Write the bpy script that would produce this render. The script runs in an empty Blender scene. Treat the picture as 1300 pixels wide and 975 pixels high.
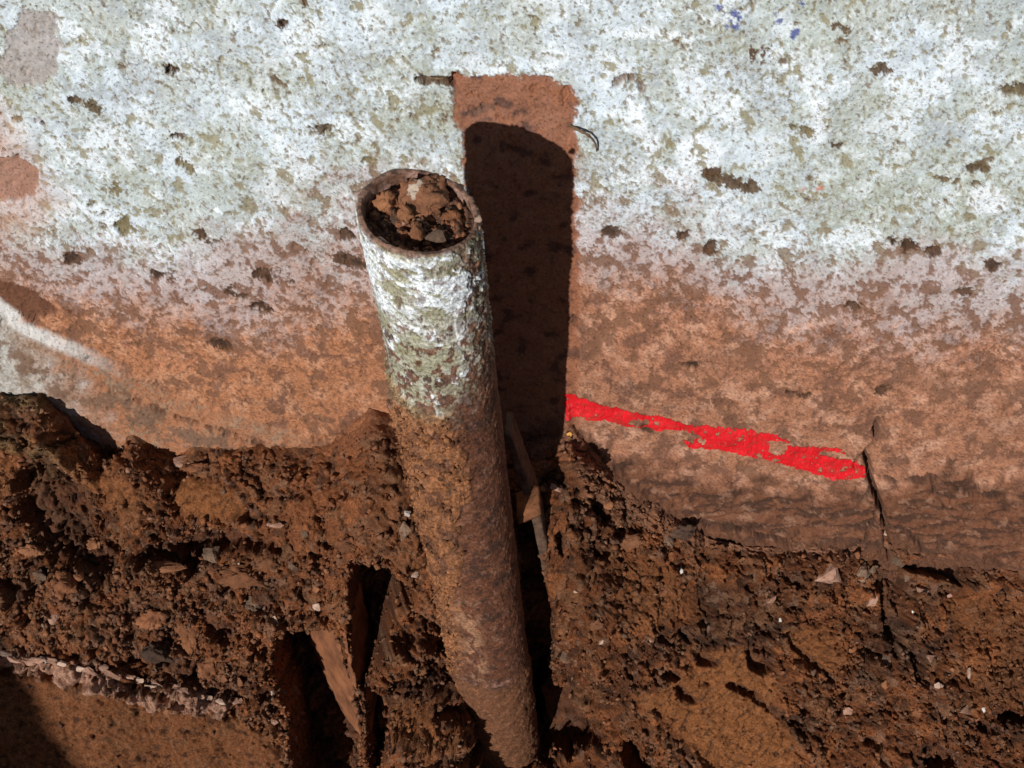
import bpy, bmesh, math, random
import numpy as np
from mathutils import Matrix, Vector, Euler

random.seed(7)
RNG = np.random.default_rng(11)
sc = bpy.context.scene
COL = sc.collection
f32 = np.float32

# ------------------------------------------------------------------ camera
# world: pipe axis = Z, pipe top centre = origin, wall behind it at +Y, camera in front at -Y
FPX = 1700.0
DN = np.array([123.0, 1262.5, FPX]); DN /= np.linalg.norm(DN)          # plumb line seen by the lens
FW = np.array([0, 0, 1.0]); HF = FW - FW.dot(DN) * DN; HF /= np.linalg.norm(HF)
RT = np.cross(DN, HF)
if RT[0] < 0: RT = -RT
P0 = 0.99 * np.array([(531 - 650) / FPX, (269 - 487.5) / FPX, 1.0])
CAM = np.array([-P0.dot(RT), -P0.dot(HF), P0.dot(DN)])
M = Matrix(((RT[0], -RT[1], -RT[2], CAM[0]), (HF[0], -HF[1], -HF[2], CAM[1]), (-DN[0], DN[1], DN[2], CAM[2]), (0, 0, 0, 1)))
cd = bpy.data.cameras.new('camera'); cam = bpy.data.objects.new('camera', cd); COL.objects.link(cam)
cam.matrix_world = M
cd.sensor_width = 36; cd.lens = FPX / 1300 * 36; cd.clip_start = 0.02; cd.clip_end = 500
sc.camera = cam

# ------------------------------------------------------------------ light
AZ, EL = math.radians(25.5), math.radians(29.5)      # sun behind the camera's left shoulder
w = bpy.data.worlds.new("World"); sc.world = w; w.use_nodes = True
nt = w.node_tree; bg = nt.nodes['Background']
sky = nt.nodes.new('ShaderNodeTexSky'); sky.sky_type = 'NISHITA'; sky.sun_disc = False
sky.sun_elevation = EL; sky.sun_rotation = math.pi + AZ
nt.links.new(sky.outputs[0], bg.inputs[0]); bg.inputs[1].default_value = 0.05
sd = bpy.data.lights.new('sun', 'SUN'); sun = bpy.data.objects.new('sun', sd); COL.objects.link(sun)
sd.energy = 5.0; sd.angle = math.radians(0.55); sd.color = (1.0, 0.965, 0.925)
sdir = Vector((math.sin(AZ) * math.cos(EL), math.cos(AZ) * math.cos(EL), -math.sin(EL)))
sun.rotation_euler = sdir.to_track_quat('-Z', 'Y').to_euler(); sun.location = (-2, -4, 3)
vs = sc.view_settings; vs.view_transform = 'Standard'; vs.look = 'None'; vs.exposure = -0.2; vs.gamma = 1

# ------------------------------------------------------------------ numpy helpers
def sstep(a, b, x):
    t = np.clip((x - a) / (b - a), 0, 1); return t * t * (3 - 2 * t)
def mix(a, b, m):
    return a + (b - a) * m
_tab = {}
def pnoise(x, y, seed=0):
    if seed not in _tab:
        r = np.random.default_rng(1000 + seed); a = r.random((256, 256)) * 2 * np.pi
        _tab[seed] = (np.cos(a).astype(f32).ravel(), np.sin(a).astype(f32).ravel())
    gx, gy = _tab[seed]
    xi = np.floor(x); yi = np.floor(y); fx = (x - xi).astype(f32); fy = (y - yi).astype(f32)
    xi = xi.astype(np.int64) & 255; yi = yi.astype(np.int64) & 255; x1 = (xi + 1) & 255; y1 = (yi + 1) & 255
    u = fx * fx * fx * (fx * (fx * 6 - 15) + 10); v = fy * fy * fy * (fy * (fy * 6 - 15) + 10)
    def g(a, b, dx, dy):
        k = b * 256 + a; return gx[k] * dx + gy[k] * dy
    n0 = mix(g(xi, yi, fx, fy), g(x1, yi, fx - 1, fy), u)
    n1 = mix(g(xi, y1, fx, fy - 1), g(x1, y1, fx - 1, fy - 1), u)
    return mix(n0, n1, v) * 1.5
def fbm(x, y, f, octv=4, seed=0, gain=0.5):
    s = 0; a = 1.0; t = 0
    for i in range(octv):
        c, sn = math.cos(i * 1.1 + seed), math.sin(i * 1.1 + seed)
        s = s + a * pnoise((x * c - y * sn) * f + 17.3 * i, (x * sn + y * c) * f + 5.1 * i, seed + i)
        t += a; a *= gain; f *= 2.03
    return s / t * 1.3
_wt = {}
def worley(x, y, seed=0, jit=0.9):
    if seed not in _wt:
        r = np.random.default_rng(5000 + seed); _wt[seed] = [r.random(65536).astype(f32) for _ in range(3)]
    jx, jy, jv = _wt[seed]
    xi = np.floor(x).astype(np.int64); yi = np.floor(y).astype(np.int64)
    F1 = np.full(x.shape, 9.0, f32); F2 = F1.copy(); ID = np.zeros(x.shape, f32)
    for a in (-1, 0, 1):
        for b in (-1, 0, 1):
            cx = xi + a; cy = yi + b; k = ((cy & 255) << 8) | (cx & 255)
            d = np.hypot(cx + 0.5 + (jx[k] - .5) * jit - x, cy + 0.5 + (jy[k] - .5) * jit - y).astype(f32)
            nearer = d < F1
            F2 = np.where(nearer, F1, np.minimum(F2, d)); F1 = np.where(nearer, d, F1); ID = np.where(nearer, jv[k], ID)
    return F1, F2, ID
def poly_mask(U, V, poly, soft, warp=None):
    """soft-edged polygon mask in metric surface coordinates"""
    poly = np.asarray(poly, float); out = np.zeros(U.shape, f32)
    pad = soft * 3 + 0.02
    sel = (U > poly[:, 0].min() - pad) & (U < poly[:, 0].max() + pad) & (V > poly[:, 1].min() - pad) & (V < poly[:, 1].max() + pad)
    if not sel.any(): return out
    u = U[sel]; v = V[sel]; d = np.full(u.shape, 1e9); ins = np.zeros(u.shape, bool)
    n = len(poly)
    for i in range(n):
        ax, ay = poly[i]; bx, by = poly[(i + 1) % n]; ex, ey = bx - ax, by - ay; L = ex * ex + ey * ey + 1e-12
        t = np.clip(((u - ax) * ex + (v - ay) * ey) / L, 0, 1)
        d = np.minimum(d, np.hypot(u - ax - t * ex, v - ay - t * ey))
        if abs(ey) > 1e-12:
            c = ((ay > v) != (by > v)) & (u < ex * (v - ay) / ey + ax); ins ^= c
    sdv = np.where(ins, d, -d)
    if warp is not None: sdv = sdv + warp[sel]
    out[sel] = sstep(-soft, soft, sdv); return out
def ell(cx, cy, rx, ry, ang=0, n=14):
    a = math.radians(ang); o = []
    for i in range(n):
        t = 2 * math.pi * i / n; x = rx * math.cos(t); y = ry * math.sin(t)
        o.append((cx + x * math.cos(a) - y * math.sin(a), cy + x * math.sin(a) + y * math.cos(a)))
    return o
def band(pts, wd):
    """closed outline of a polyline of half width wd"""
    p = np.array(pts, float); t = np.gradient(p, axis=0); t /= np.linalg.norm(t, axis=1)[:, None] + 1e-9
    n = np.stack([-t[:, 1], t[:, 0]], 1); return [tuple(q) for q in (p + n * wd)] + [tuple(q) for q in (p - n * wd)[::-1]]

# ------------------------------------------------------------------ surveying: sight lines from the photo's viewpoint
def ray(px, py):
    v = np.array([(px - 650) / FPX, (py - 487.5) / FPX, 1.0]); return np.array([v.dot(RT), v.dot(HF), -v.dot(DN)])
def project(P):
    q = P - CAM; c = np.stack([q[..., 0] * RT[i] + q[..., 1] * HF[i] - q[..., 2] * DN[i] for i in range(3)], -1)
    return 650 + FPX * c[..., 0] / c[..., 2], 487.5 + FPX * c[..., 1] / c[..., 2], c[..., 2]
WY0, WB, WYAW = 0.184, 0.12, -0.07
def wall_y(x, z): return WY0 + WB * z + WYAW * (x - 0.1)
def at_wall(px, py):
    d = ray(px, py); t = (WY0 + WB * CAM[2] + WYAW * (CAM[0] - 0.1) - CAM[1]) / (d[1] - WB * d[2] - WYAW * d[0])
    p = CAM + t * d; return (p[0], p[2])
def wpoly(pts): return [at_wall(*p) for p in pts]
def wcurve(pts):
    q = np.array([at_wall(*p) for p in pts]); q = q[np.argsort(q[:, 0])]; return q[:, 0], q[:, 1]
def at_y(px, py, y):
    d = ray(px, py); t = (y - CAM[1]) / d[1]; return Vector(CAM + t * d)

# ------------------------------------------------------------------ mesh / material helpers
def link(name, me, mat=None, parent=None, label=None, cat=None, group=None, kind=None):
    o = bpy.data.objects.new(name, me); COL.objects.link(o)
    if mat: me.materials.append(mat)
    if parent: o.parent = parent
    tag(o, label, cat, group, kind); return o
def tag(o, label=None, cat=None, group=None, kind=None):
    if label: o['label'] = label
    if cat: o['category'] = cat
    if group: o['group'] = group
    if kind: o['kind'] = kind
def grid_mesh(name, P, colr=None, wrap=False, keep=None, flip=False):
    nr, nc = P.shape[:2]
    me = bpy.data.meshes.new(name)
    idx = np.arange(nr * nc).reshape(nr, nc)
    if wrap: a = idx[:-1]; b = np.roll(idx, -1, 1)[:-1]; c = np.roll(idx, -1, 1)[1:]; d = idx[1:]
    else: a = idx[:-1, :-1]; b = idx[:-1, 1:]; c = idx[1:, 1:]; d = idx[1:, :-1]
    F = np.stack([a, d, c, b] if not flip else [a, b, c, d], -1).reshape(-1, 4)
    V = P.reshape(-1, 3)
    if keep is not None:
        k = keep[:-1, :-1] & keep[1:, 1:] & keep[:-1, 1:] & keep[1:, :-1]; F = F[k.ravel()]
        used = np.unique(F); rm = np.full(nr * nc, -1); rm[used] = np.arange(len(used)); F = rm[F]; V = V[used]
        if colr is not None: colr = colr.reshape(-1, 3)[used]
    me.vertices.add(len(V)); me.vertices.foreach_set('co', np.ascontiguousarray(V, f32).ravel())
    me.loops.add(F.size); me.loops.foreach_set('vertex_index', F.ravel().astype(np.int32))
    me.polygons.add(len(F)); me.polygons.foreach_set('loop_start', np.arange(0, F.size, 4, dtype=np.int32))
    me.polygons.foreach_set('loop_total', np.full(len(F), 4, np.int32))
    me.update(calc_edges=True); me.validate()
    me.polygons.foreach_set('use_smooth', np.ones(len(me.polygons), bool))
    if colr is not None:
        at = me.color_attributes.new('albedo', 'FLOAT_COLOR', 'POINT')
        c4 = np.ones((len(V), 4), f32); c4[:, :3] = np.clip(colr.reshape(-1, 3), 0.004, 0.9); at.data.foreach_set('color', c4.ravel())
    return me
def mat_attr(name, scale=900, var=0.25, bump=0.5, bdist=0.0008, rough=0.92, spec=0.25, grain=350, lo=.3, hi=.7, speck=.45, sscale=380):
    """earthy material: measured pigment attribute broken up by fine procedural grain and relief"""
    m = bpy.data.materials.new(name); m.use_nodes = True; n = m.node_tree.nodes; L = m.node_tree.links
    b = n['Principled BSDF']; b.inputs['Roughness'].default_value = rough; b.inputs['Specular IOR Level'].default_value = spec
    at = n.new('ShaderNodeAttribute'); at.attribute_name = 'albedo'
    tc = n.new('ShaderNodeTexCoord')
    n1 = n.new('ShaderNodeTexNoise'); n1.inputs['Scale'].default_value = scale; n1.inputs['Detail'].default_value = 3
    n2 = n.new('ShaderNodeTexNoise'); n2.inputs['Scale'].default_value = grain; n2.inputs['Detail'].default_value = 6; n2.inputs['Roughness'].default_value = 0.7
    L.new(tc.outputs['Object'], n1.inputs['Vector']); L.new(tc.outputs['Object'], n2.inputs['Vector'])
    mr = n.new('ShaderNodeMapRange'); mr.inputs[1].default_value = lo; mr.inputs[2].default_value = hi
    mr.inputs[3].default_value = 1 - var; mr.inputs[4].default_value = 1 + var
    L.new(n2.outputs['Fac'], mr.inputs[0])
    vm = n.new('ShaderNodeVectorMath'); vm.operation = 'SCALE'
    n3 = n.new('ShaderNodeTexNoise'); n3.inputs['Scale'].default_value = sscale; n3.inputs['Detail'].default_value = 3; n3.inputs['Roughness'].default_value = .65; L.new(tc.outputs['Object'], n3.inputs['Vector'])
    m3 = n.new('ShaderNodeMapRange'); m3.inputs[1].default_value = .57; m3.inputs[2].default_value = .63; m3.inputs[3].default_value = 1; m3.inputs[4].default_value = 1 - speck; L.new(n3.outputs['Fac'], m3.inputs[0])
    m4 = n.new('ShaderNodeMath'); m4.operation = 'MULTIPLY'; L.new(mr.outputs[0], m4.inputs[0]); L.new(m3.outputs[0], m4.inputs[1])
    L.new(at.outputs['Color'], vm.inputs[0]); L.new(m4.outputs[0], vm.inputs['Scale']); L.new(vm.outputs[0], b.inputs['Base Color'])
    ad = n.new('ShaderNodeMath'); ad.operation = 'MULTIPLY_ADD'; ad.inputs[1].default_value = 0.5
    L.new(n1.outputs['Fac'], ad.inputs[0]); L.new(n2.outputs['Fac'], ad.inputs[2])
    bp = n.new('ShaderNodeBump'); bp.inputs['Strength'].default_value = bump; bp.inputs['Distance'].default_value = bdist
    L.new(ad.outputs[0], bp.inputs['Height']); L.new(bp.outputs[0], b.inputs['Normal'])
    return m
def mat_rock(name, c1, c2, scale=60, rough=0.9, bump=0.8, bd=0.0015):
    m = bpy.data.materials.new(name); m.use_nodes = True; n = m.node_tree.nodes; L = m.node_tree.links
    b = n['Principled BSDF']; b.inputs['Roughness'].default_value = rough; b.inputs['Specular IOR Level'].default_value = 0.25
    ge = n.new('ShaderNodeNewGeometry'); oi = n.new('ShaderNodeObjectInfo')
    n1 = n.new('ShaderNodeTexNoise'); n1.inputs['Scale'].default_value = scale; n1.inputs['Detail'].default_value = 6; n1.inputs['Roughness'].default_value = .7
    L.new(ge.outputs['Position'], n1.inputs['Vector'])
    cr = n.new('ShaderNodeValToRGB'); cr.color_ramp.elements[0].position = .35; cr.color_ramp.elements[1].position = .65
    cr.color_ramp.elements[0].color = (*c1, 1); cr.color_ramp.elements[1].color = (*c2, 1)
    L.new(n1.outputs['Fac'], cr.inputs[0])
    mr = n.new('ShaderNodeMapRange'); mr.inputs[3].default_value = .7; mr.inputs[4].default_value = 1.3; L.new(oi.outputs['Random'], mr.inputs[0])
    vm = n.new('ShaderNodeVectorMath'); vm.operation = 'SCALE'; L.new(cr.outputs[0], vm.inputs[0]); L.new(mr.outputs[0], vm.inputs['Scale'])
    L.new(vm.outputs[0], b.inputs['Base Color'])
    n3 = n.new('ShaderNodeTexNoise'); n3.inputs['Scale'].default_value = 450; n3.inputs['Detail'].default_value = 5; L.new(ge.outputs['Position'], n3.inputs['Vector'])
    bp = n.new('ShaderNodeBump'); bp.inputs['Strength'].default_value = bump; bp.inputs['Distance'].default_value = bd
    L.new(n3.outputs['Fac'], bp.inputs['Height']); L.new(bp.outputs[0], b.inputs['Normal'])
    return m
C3 = lambda *c: np.array(c, f32)
def cmix(col, c, m): return col + (np.asarray(c, f32) - col) * np.asarray(m, f32)[..., None]

# ================================================================== WALL
zone = {}
ZT = wcurve([(-500, 470), (-60, 478), (0, 486), (50, 490), (90, 520), (130, 552), (170, 545), (200, 560), (225, 572), (250, 562), (290, 558), (350, 560), (420, 565), (442, 545), (470, 524), (520, 536), (600, 545), (660, 565),
                     (700, 552), (722, 538), (745, 556), (765, 582), (800, 618), (850, 648), (890, 670), (950, 684), (1040, 690), (1095, 692), (1125, 684), (1180, 700), (1300, 718), (1800, 740)])      # line where the soil meets the wall
def wall_fields(X, Z):
    """outward relief (m) and pigment of the painted plinth at wall coordinates X, Z"""
    shp = X.shape
    zt_b = np.interp(X, *ZT)
    n_lo = fbm(X, Z, 7, 3, 1); n_mid = fbm(X, Z * 1.2, 28, 4, 2); n_hi = fbm(X, Z, 130, 3, 3, .6); n_vh = fbm(X, Z, 420, 2, 4, .7)
    n_x = fbm(X, Z * .78, 230, 3, 24, .75)
    n_y = fbm(X * 1.1 - Z * .2, Z * .85, 85, 4, 25, .65)
    wrp = (0.004 * fbm(X, Z, 60, 3, 5) + 0.002 * n_vh).astype(f32)
    h = 0.005 * n_lo + 0.002 * n_mid + 0.0005 * n_hi + 0.00018 * n_vh
    # --- lime paint in worn coats
    XD = X + .22 * Z; ZD = Z * .82
    col = np.zeros(shp + (3,), f32); col[:] = C3(.58, .665, .73)
    za = fbm(XD, ZD, 13, 6, 8, .62); zb_ = fbm(XD + .7, ZD, 17, 6, 9, .62); zc_ = fbm(XD, ZD, 24, 5, 26, .64)
    zone_r = fbm(X * .95 + .2, Z * .95, 6.5, 5, 37, .6) + .12 * sstep(.1, .45, X) * sstep(-.16, -.02, Z) * sstep(.06, -.0, Z)
    smooth = sstep(.02, -.12, zone_r)
    col = cmix(col, C3(.38, .43, .41), .75 * sstep(.08, .16, zone_r + .35 * zc_))
    col = cmix(col, C3(.47, .53, .52), .8 * sstep(.06, .16, za) * (1 - .6 * smooth))
    col = cmix(col, C3(.43, .47, .44), .75 * sstep(.12, .22, zb_))
    col = cmix(col, C3(.70, .77, .82), .85 * sstep(.14, .2, -zc_))
    col = cmix(col, C3(.38, .43, .47), .6 * sstep(.27, .33, zc_ - .3 * za))
    old = sstep(.10, .5, fbm(X + .3, Z * 1.3, 9, 4, 10) + .25 * n_mid)                                  # worn-through older greenish coat
    G = lambda pts, s=.006: poly_mask(X, Z, wpoly(pts), s, wrp * 1.5)
    old = np.maximum(old * .6, G([(985, 215), (1080, 165), (1200, 190), (1310, 185), (1310, 265), (1200, 295), (1080, 295), (960, 262)], .02) * .75)
    for e in [(825, 58, 45, 20), (931, 55, 26, 12), (870, 272, 30, 13), (1018, 205, 26, 20), (540, 150, 40, 34), (350, 108, 60, 22), (640, 20, 60, 18), (1040, 55, 40, 14), (720, 190, 26, 30), (530, 40, 40, 16), (900, 215, 40, 14), (300, 10, 26, 10)]:
        old = np.maximum(old, G(ell(*e), .012) * .8)
    chip = sstep(-.25, .2, n_hi + .6 * n_mid)
    col = cmix(col, C3(.33, .36, .28), old * (.35 + .55 * chip))
    col = cmix(col, C3(.48, .55, .60), .75 * G(ell(540, 188, 34, 12, 5), .01)); col = cmix(col, C3(.45, .50, .54), .6 * G(ell(760, 215, 18, 26, 70), .01))
    col = cmix(col, C3(.42, .47, .50), .6 * sstep(.25, .6, fbm(X, Z, 22, 3, 12)))
    thick = np.zeros(shp, f32)
    for p in ([(795, 128), (812, 130), (842, 196), (832, 204), (806, 175)], ell(889, 196, 30, 24), ell(862, 228, 20, 14), ell(1255, 255, 24, 20), ell(830, 44, 55, 5, 3), ell(1040, 150, 12, 30)):
        m = G(p, .004); thick = np.maximum(thick, m)
    col = cmix(col, C3(.76, .82, .88), thick * .8)
    # sandy speckle, khaki chips and pin holes
    spz = sstep(-.12, .12, fbm(X, Z, 8, 4, 27, .6)) * (1 - .55 * smooth)
    col = cmix(col, C3(.36, .37, .33), (.12 + .6 * spz) * sstep(.06, .24, n_x))
    col = cmix(col, C3(.74, .81, .86), .4 * sstep(.22, .36, -n_x))
    ch = fbm(XD * 1.05, ZD, 50, 6, 28, .68) + .16 * old - .14 * (1 - spz) + .06 * zone_r; k = sstep(.33, .39, ch); col = cmix(col, C3(.27, .25, .18), .8 * k); h = h - .0009 * k
    col = cmix(col, C3(.11, .06, .035), .85 * sstep(.46, .52, ch)); h = h - .001 * sstep(.45, .53, ch)
    k = sstep(.36, .42, fbm(XD, ZD * .9, 165, 3, 29, .6) + .12 * zb_ - .06 * (1 - spz)); col = cmix(col, C3(.17, .125, .075), .8 * k); h = h - .0007 * k
    hair = np.abs(fbm(X * 1.2, Z, 15, 5, 38, .62)); hk = sstep(.010, .003, hair) * sstep(.05, .2, fbm(X, Z, 12, 2, 39)); col = cmix(col, C3(.16, .13, .10), .7 * hk); h = h - .0012 * hk
    rim = sstep(.25, .30, ch) * sstep(.34, .30, ch); h = h + .0005 * rim
    # --- splashed red earth rising from below
    xs, zs = wcurve([(-400, 330), (-100, 300), (0, 325), (60, 352), (120, 385), (200, 410), (300, 408), (380, 372), (450, 345), (600, 330), (740, 330), (800, 352), (900, 372), (1000, 392), (1100, 415), (1200, 425), (1300, 412), (1600, 420)])
    zc = np.interp(X, xs, zs)
    dd = (zc - Z) + .022 * n_mid + .012 * n_hi + .02 * n_lo + .05 * fbm(X, Z * .8, 9, 3, 45) + .02 * sstep(0, .3, n_y)
    pink = sstep(-.125, -.03, dd + .05 * n_lo + .02 * n_x); full = sstep(-.045, .05, dd)
    left = sstep(.12, -.1, X)
    col = cmix(col, C3(.41, .315, .30), pink * .8)
    earthL = np.zeros(shp + (3,), f32); earthL[:] = C3(.36, .145, .062)
    earthL = cmix(earthL, C3(.45, .215, .115), sstep(-.1, .5, fbm(X, Z, 40, 4, 14)))
    earthR = np.zeros(shp + (3,), f32); earthR[:] = C3(.34, .145, .075)
    earthR = cmix(earthR, C3(.46, .235, .145), sstep(-.1, .5, fbm(X, Z, 40, 4, 15)))
    earth = mix(earthR, earthL, left[..., None])
    earth = cmix(earth, C3(.13, .052, .027), .8 * sstep(.13, .26, fbm(X, Z * .9, 34, 5, 16, .62) + .3 * n_x))
    fine = (1 + .45 * n_vh + .35 * n_x + .2 * n_hi)[..., None]
    earth = earth * fine
    col = cmix(col, 0, 0) ; col = col + (earth - col) * (full * .95)[..., None]
    # paint flecks that survive in the earth band
    fl = sstep(.35, .6, n_hi + .5 * n_vh + .2) * sstep(.09, -.02, dd) * full; col = cmix(col, C3(.60, .52, .50), fl * .5)
    # dark spots concentrated around the transition
    spots = sstep(.22, .36, fbm(X * 1.1 + Z * .2, Z * .9, 75, 4, 20, .65)) * 1.2 * sstep(-.16, -.01, dd) * sstep(.16, .06, dd) + \
            sstep(.44, .53, fbm(X * 1.1 + Z * .2, Z * 1.0, 60, 4, 21, .65)) + .8 * sstep(.36, .46, fbm(X * 1.1 + Z * .2, Z * .9, 150, 3, 22) + .15 * n_mid)
    spots = spots + sstep(.12, .17, fbm(XD, ZD, 48, 5, 33, .66) - 1.2 * np.abs(dd + .02)) + .9 * sstep(.24, .30, fbm(XD, ZD, 30, 6, 34, .66) - .5 * sstep(.02, -.06, dd)) * sstep(-.02, .03, dd)
    spots = np.clip(spots, 0, 1)
    scol = np.zeros(shp + (3,), f32); scol[:] = C3(.25, .22, .13); scol = cmix(scol, C3(.17, .08, .045), sstep(-.15, -.04, dd))
    col = col + (scol - col) * (spots * .85)[..., None]
    h = h - .0011 * spots + .0006 * thick
    # lower right: darker damp earth skin towards the soil
    xs2, zs2 = wcurve([(700, 560), (760, 578), (800, 588), (900, 610), (1000, 628), (1100, 632), (1200, 608), (1300, 630), (1600, 640)])
    low = sstep(-.03, .01, .012 * zc_ + np.interp(X, xs2, zs2) - Z + .03 * n_mid) * sstep(.06, .12, X)
    col = cmix(col, C3(.14, .053, .025), low * .85); col *= (1 - .25 * low * sstep(.1, .5, n_hi))[..., None]
    h = h + low * (.006 + .004 * fbm(X, Z * 2.2, 30, 4, 23) + .0016 * n_hi)
    for e, k in (((1255, 495, 70, 20, -5), .7), ((1120, 395, 9, 34, 8), .55), ((1150, 480, 60, 12, 10), .45), ((930, 455, 50, 12, 8), .5), ((1290, 540, 40, 14), .5)):
        m = G(ell(*e), .012) * sstep(-.35, .25, n_hi + n_mid); col = cmix(col, C3(.19, .095, .06), m * k)
    k = low * sstep(-.05, .15, fbm(X * .7, Z * 2.2, 30, 6, 35, .66)); col = cmix(col, C3(.06, .028, .017), k * .9); h = h - .0015 * k
    k = low * sstep(.2, .35, fbm(X, Z * 1.8, 45, 5, 36, .66)); col = cmix(col, C3(.30, .16, .10), k * .6)
    col = col * (1 - .10 * sstep(.06, .16, dd))[..., None]
    # pits and scars
    for cx, cy, rx, ry, an, dk, dp in [(cx_, cy_, rx_ * (.7 + .5 * random.Random(cx_).random()), ry_ * (.5 + .5 * random.Random(cy_).random()), an_, max(dk_, .95 if cy_ > 290 else dk_), dp_) for cx_, cy_, rx_, ry_, an_, dk_, dp_ in [
        (217, 92, 6, 9, 10, 1, 4), (237, 210, 13, 9, 0, .35, 2.5), (335, 118, 13, 6, 5, .5, 3), (219, 172, 5, 11, -25, .9, 4), (368, 48, 4, 25, -18, .9, 4),
        (391, 22, 2.5, 22, -12, .8, 3), (98, 127, 10, 6, 20, .8, 3), (123, 137, 16, 5, 32, .6, 3), (144, 240, 8, 5, 15, .3, 2), (119, 266, 15, 6, 30, .4, 3),
        (156, 289, 14, 10, 35, .25, 2), (263, 299, 18, 6, 28, .3, 2), (8, 149, 16, 9, 20, .4, 3), (412, 162, 14, 6, 8, .7, 4), (111, 453, 4, 4, 0, 1, 4),
        (279, 436, 16, 5, 8, .7, 2), (970, 67, 10, 8, 0, .9, 3), (1118, 90, 18, 6, 8, .8, 3), (1067, 35, 8, 4, 20, .8, 3), (1286, 118, 20, 9, -15, .5, 3),
        (1014, 162, 14, 8, 10, .3, 2), (1148, 309, 30, 8, 12, .9, 3), (1185, 318, 16, 7, 0, .8, 3), (1263, 337, 7, 7, 0, .8, 3), (1230, 365, 11, 4, -20, .8, 2),
        (1083, 388, 10, 7, 0, .7, 2), (925, 230, 30, 5, 12, .8, 3), (898, 218, 10, 5, 0, .9, 3), (440, 300, 14, 8, 20, .7, 2), (445, 335, 20, 8, 20, .7, 2),
        (350, 352, 22, 10, 15, .5, 2), (300, 372, 14, 7, 20, .6, 2), (330, 392, 12, 10, 30, .7, 2), (610, 142, 14, 8, -20, .8, 2), (545, 103, 26, 5, 5, .8, 4), (577, 104, 8, 8, 0, .9, 5),
        (1060, 187, 10, 3, 0, .9, 3), (1240, 215, 14, 7, 10, .7, 3), (900, 25, 6, 3, 0, .4, 2), (5, 45, 3, 14, 5, 1, 6), (1215, 230, 30, 4, 8, .6, 2),
        (730, 408, 10, 12, 0, .5, 3), (870, 300, 10, 5, 0, .4, 2), (905, 315, 7, 8, 0, .4, 2), (775, 295, 14, 6, 5, .3, 2), (690, 120, 20, 5, 10, .6, 2), (718, 128, 6, 14, 10, .7, 2),
        (205, 350, 16, 5, 20, .5, 2), (90, 330, 10, 5, 10, .4, 2), (470, 200, 8, 3, 0, .4, 2), (1010, 500, 14, 4, 10, .5, 2), (880, 464, 12, 6, 10, .8, 3), (1125, 498, 14, 6, 0, .6, 2), (820, 545, 10, 5, 0, .5, 2)]]:
        m0 = G(ell(cx, cy, rx * 1.05, ry * 1.05, an), .005); m = sstep(.40, .50, m0 + (1.6 * zc_ + .9 * n_y + .4 * n_hi) * (m0 > .02)); gz = sstep(.3, .9, m0) * m; col = cmix(col, mix(C3(.22, .19, .10), C3(.075, .032, .016), dk) * (1 + .5 * n_x[..., None]), m * .95); h = h - gz * dp * .0014; col = cmix(col, C3(.03, .018, .012), .8 * dk * gz * sstep(0, .2, n_y))  # pit cores go near black, their shadow painted into the colour
    m = G(band([(780, 108), (796, 99), (812, 108), (818, 124), (826, 134)], 4.5), .0015); col = cmix(col, C3(.12, .06, .03), m * .8); h -= m * .004
    # bare scars: top-left patch, left brown scars
    m = G([(6, 40), (40, 20), (72, 22), (80, 66), (62, 102), (10, 108), (-4, 80)], .006); m = sstep(.4, .55, m + .9 * zc_ * (m > .02)); col = cmix(col, C3(.33, .29, .27) * (1 + .4 * n_x[..., None]), m * .85); h -= .0015 * m
    m = sstep(.4, .55, G([(-60, 170), (0, 185), (34, 214), (48, 248), (20, 262), (-60, 262)], .012) + 1.2 * zc_); m *= (X < -.22) * G([(-90, 150), (60, 150), (80, 290), (-90, 290)], .01); col = cmix(col, C3(.20, .07, .035), m * .9); h -= .004 * m; col = cmix(col, C3(.07, .03, .018), m * .7 * sstep(.0, .15, n_y))
    m = G([(-60, 140), (0, 130), (40, 190), (80, 260), (40, 300), (-60, 320)], .02); col = cmix(col, C3(.42, .24, .17), m * .6)
    m = sstep(.4, .6, G([(-60, 350), (0, 360), (45, 372), (92, 396), (60, 404), (25, 406), (-60, 400)], .01) * (1 + 1.0 * zc_)); col = cmix(col, C3(.11, .045, .024), m * .9); h -= .006 * m
    # blue / orange specks of stray paint
    for cx, cy, r in [(921, 30, 3.5), (930, 18, 4), (926, 24, 3), (935, 33, 3), (1007, 42, 4), (912, 7, 4), (990, 28, 3), (938, 22, 2.5), (1018, 4, 3), (984, 18, 2)]:
        col = cmix(col, C3(.05, .07, .26), G(ell(cx, cy, r, r * .8), .001) * .85)
    col = cmix(col, C3(.55, .14, .05), G(ell(1030, 239, 15, 1.8, -4), .001) * .7)
    # the strip that the brush never reached behind the pipe
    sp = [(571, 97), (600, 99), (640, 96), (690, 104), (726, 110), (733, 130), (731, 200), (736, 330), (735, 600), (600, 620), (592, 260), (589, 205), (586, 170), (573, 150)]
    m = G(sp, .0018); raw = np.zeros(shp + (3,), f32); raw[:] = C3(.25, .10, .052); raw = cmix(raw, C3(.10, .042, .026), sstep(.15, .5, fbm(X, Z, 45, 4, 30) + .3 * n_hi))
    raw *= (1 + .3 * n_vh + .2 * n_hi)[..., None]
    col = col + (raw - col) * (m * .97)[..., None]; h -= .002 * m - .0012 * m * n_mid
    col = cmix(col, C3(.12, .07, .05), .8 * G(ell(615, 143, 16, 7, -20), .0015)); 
    # stepped foot of the render at the left, dusted grey
    xs3, zs3 = wcurve([(-400, 250), (-100, 360), (0, 392), (40, 418), (110, 447), (180, 478), (260, 508), (340, 532), (420, 556), (470, 575), (520, 640), (700, 760), (1500, 1100)])
    st = np.interp(X, xs3, zs3) - Z + .008 * n_lo + .003 * n_mid
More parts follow.
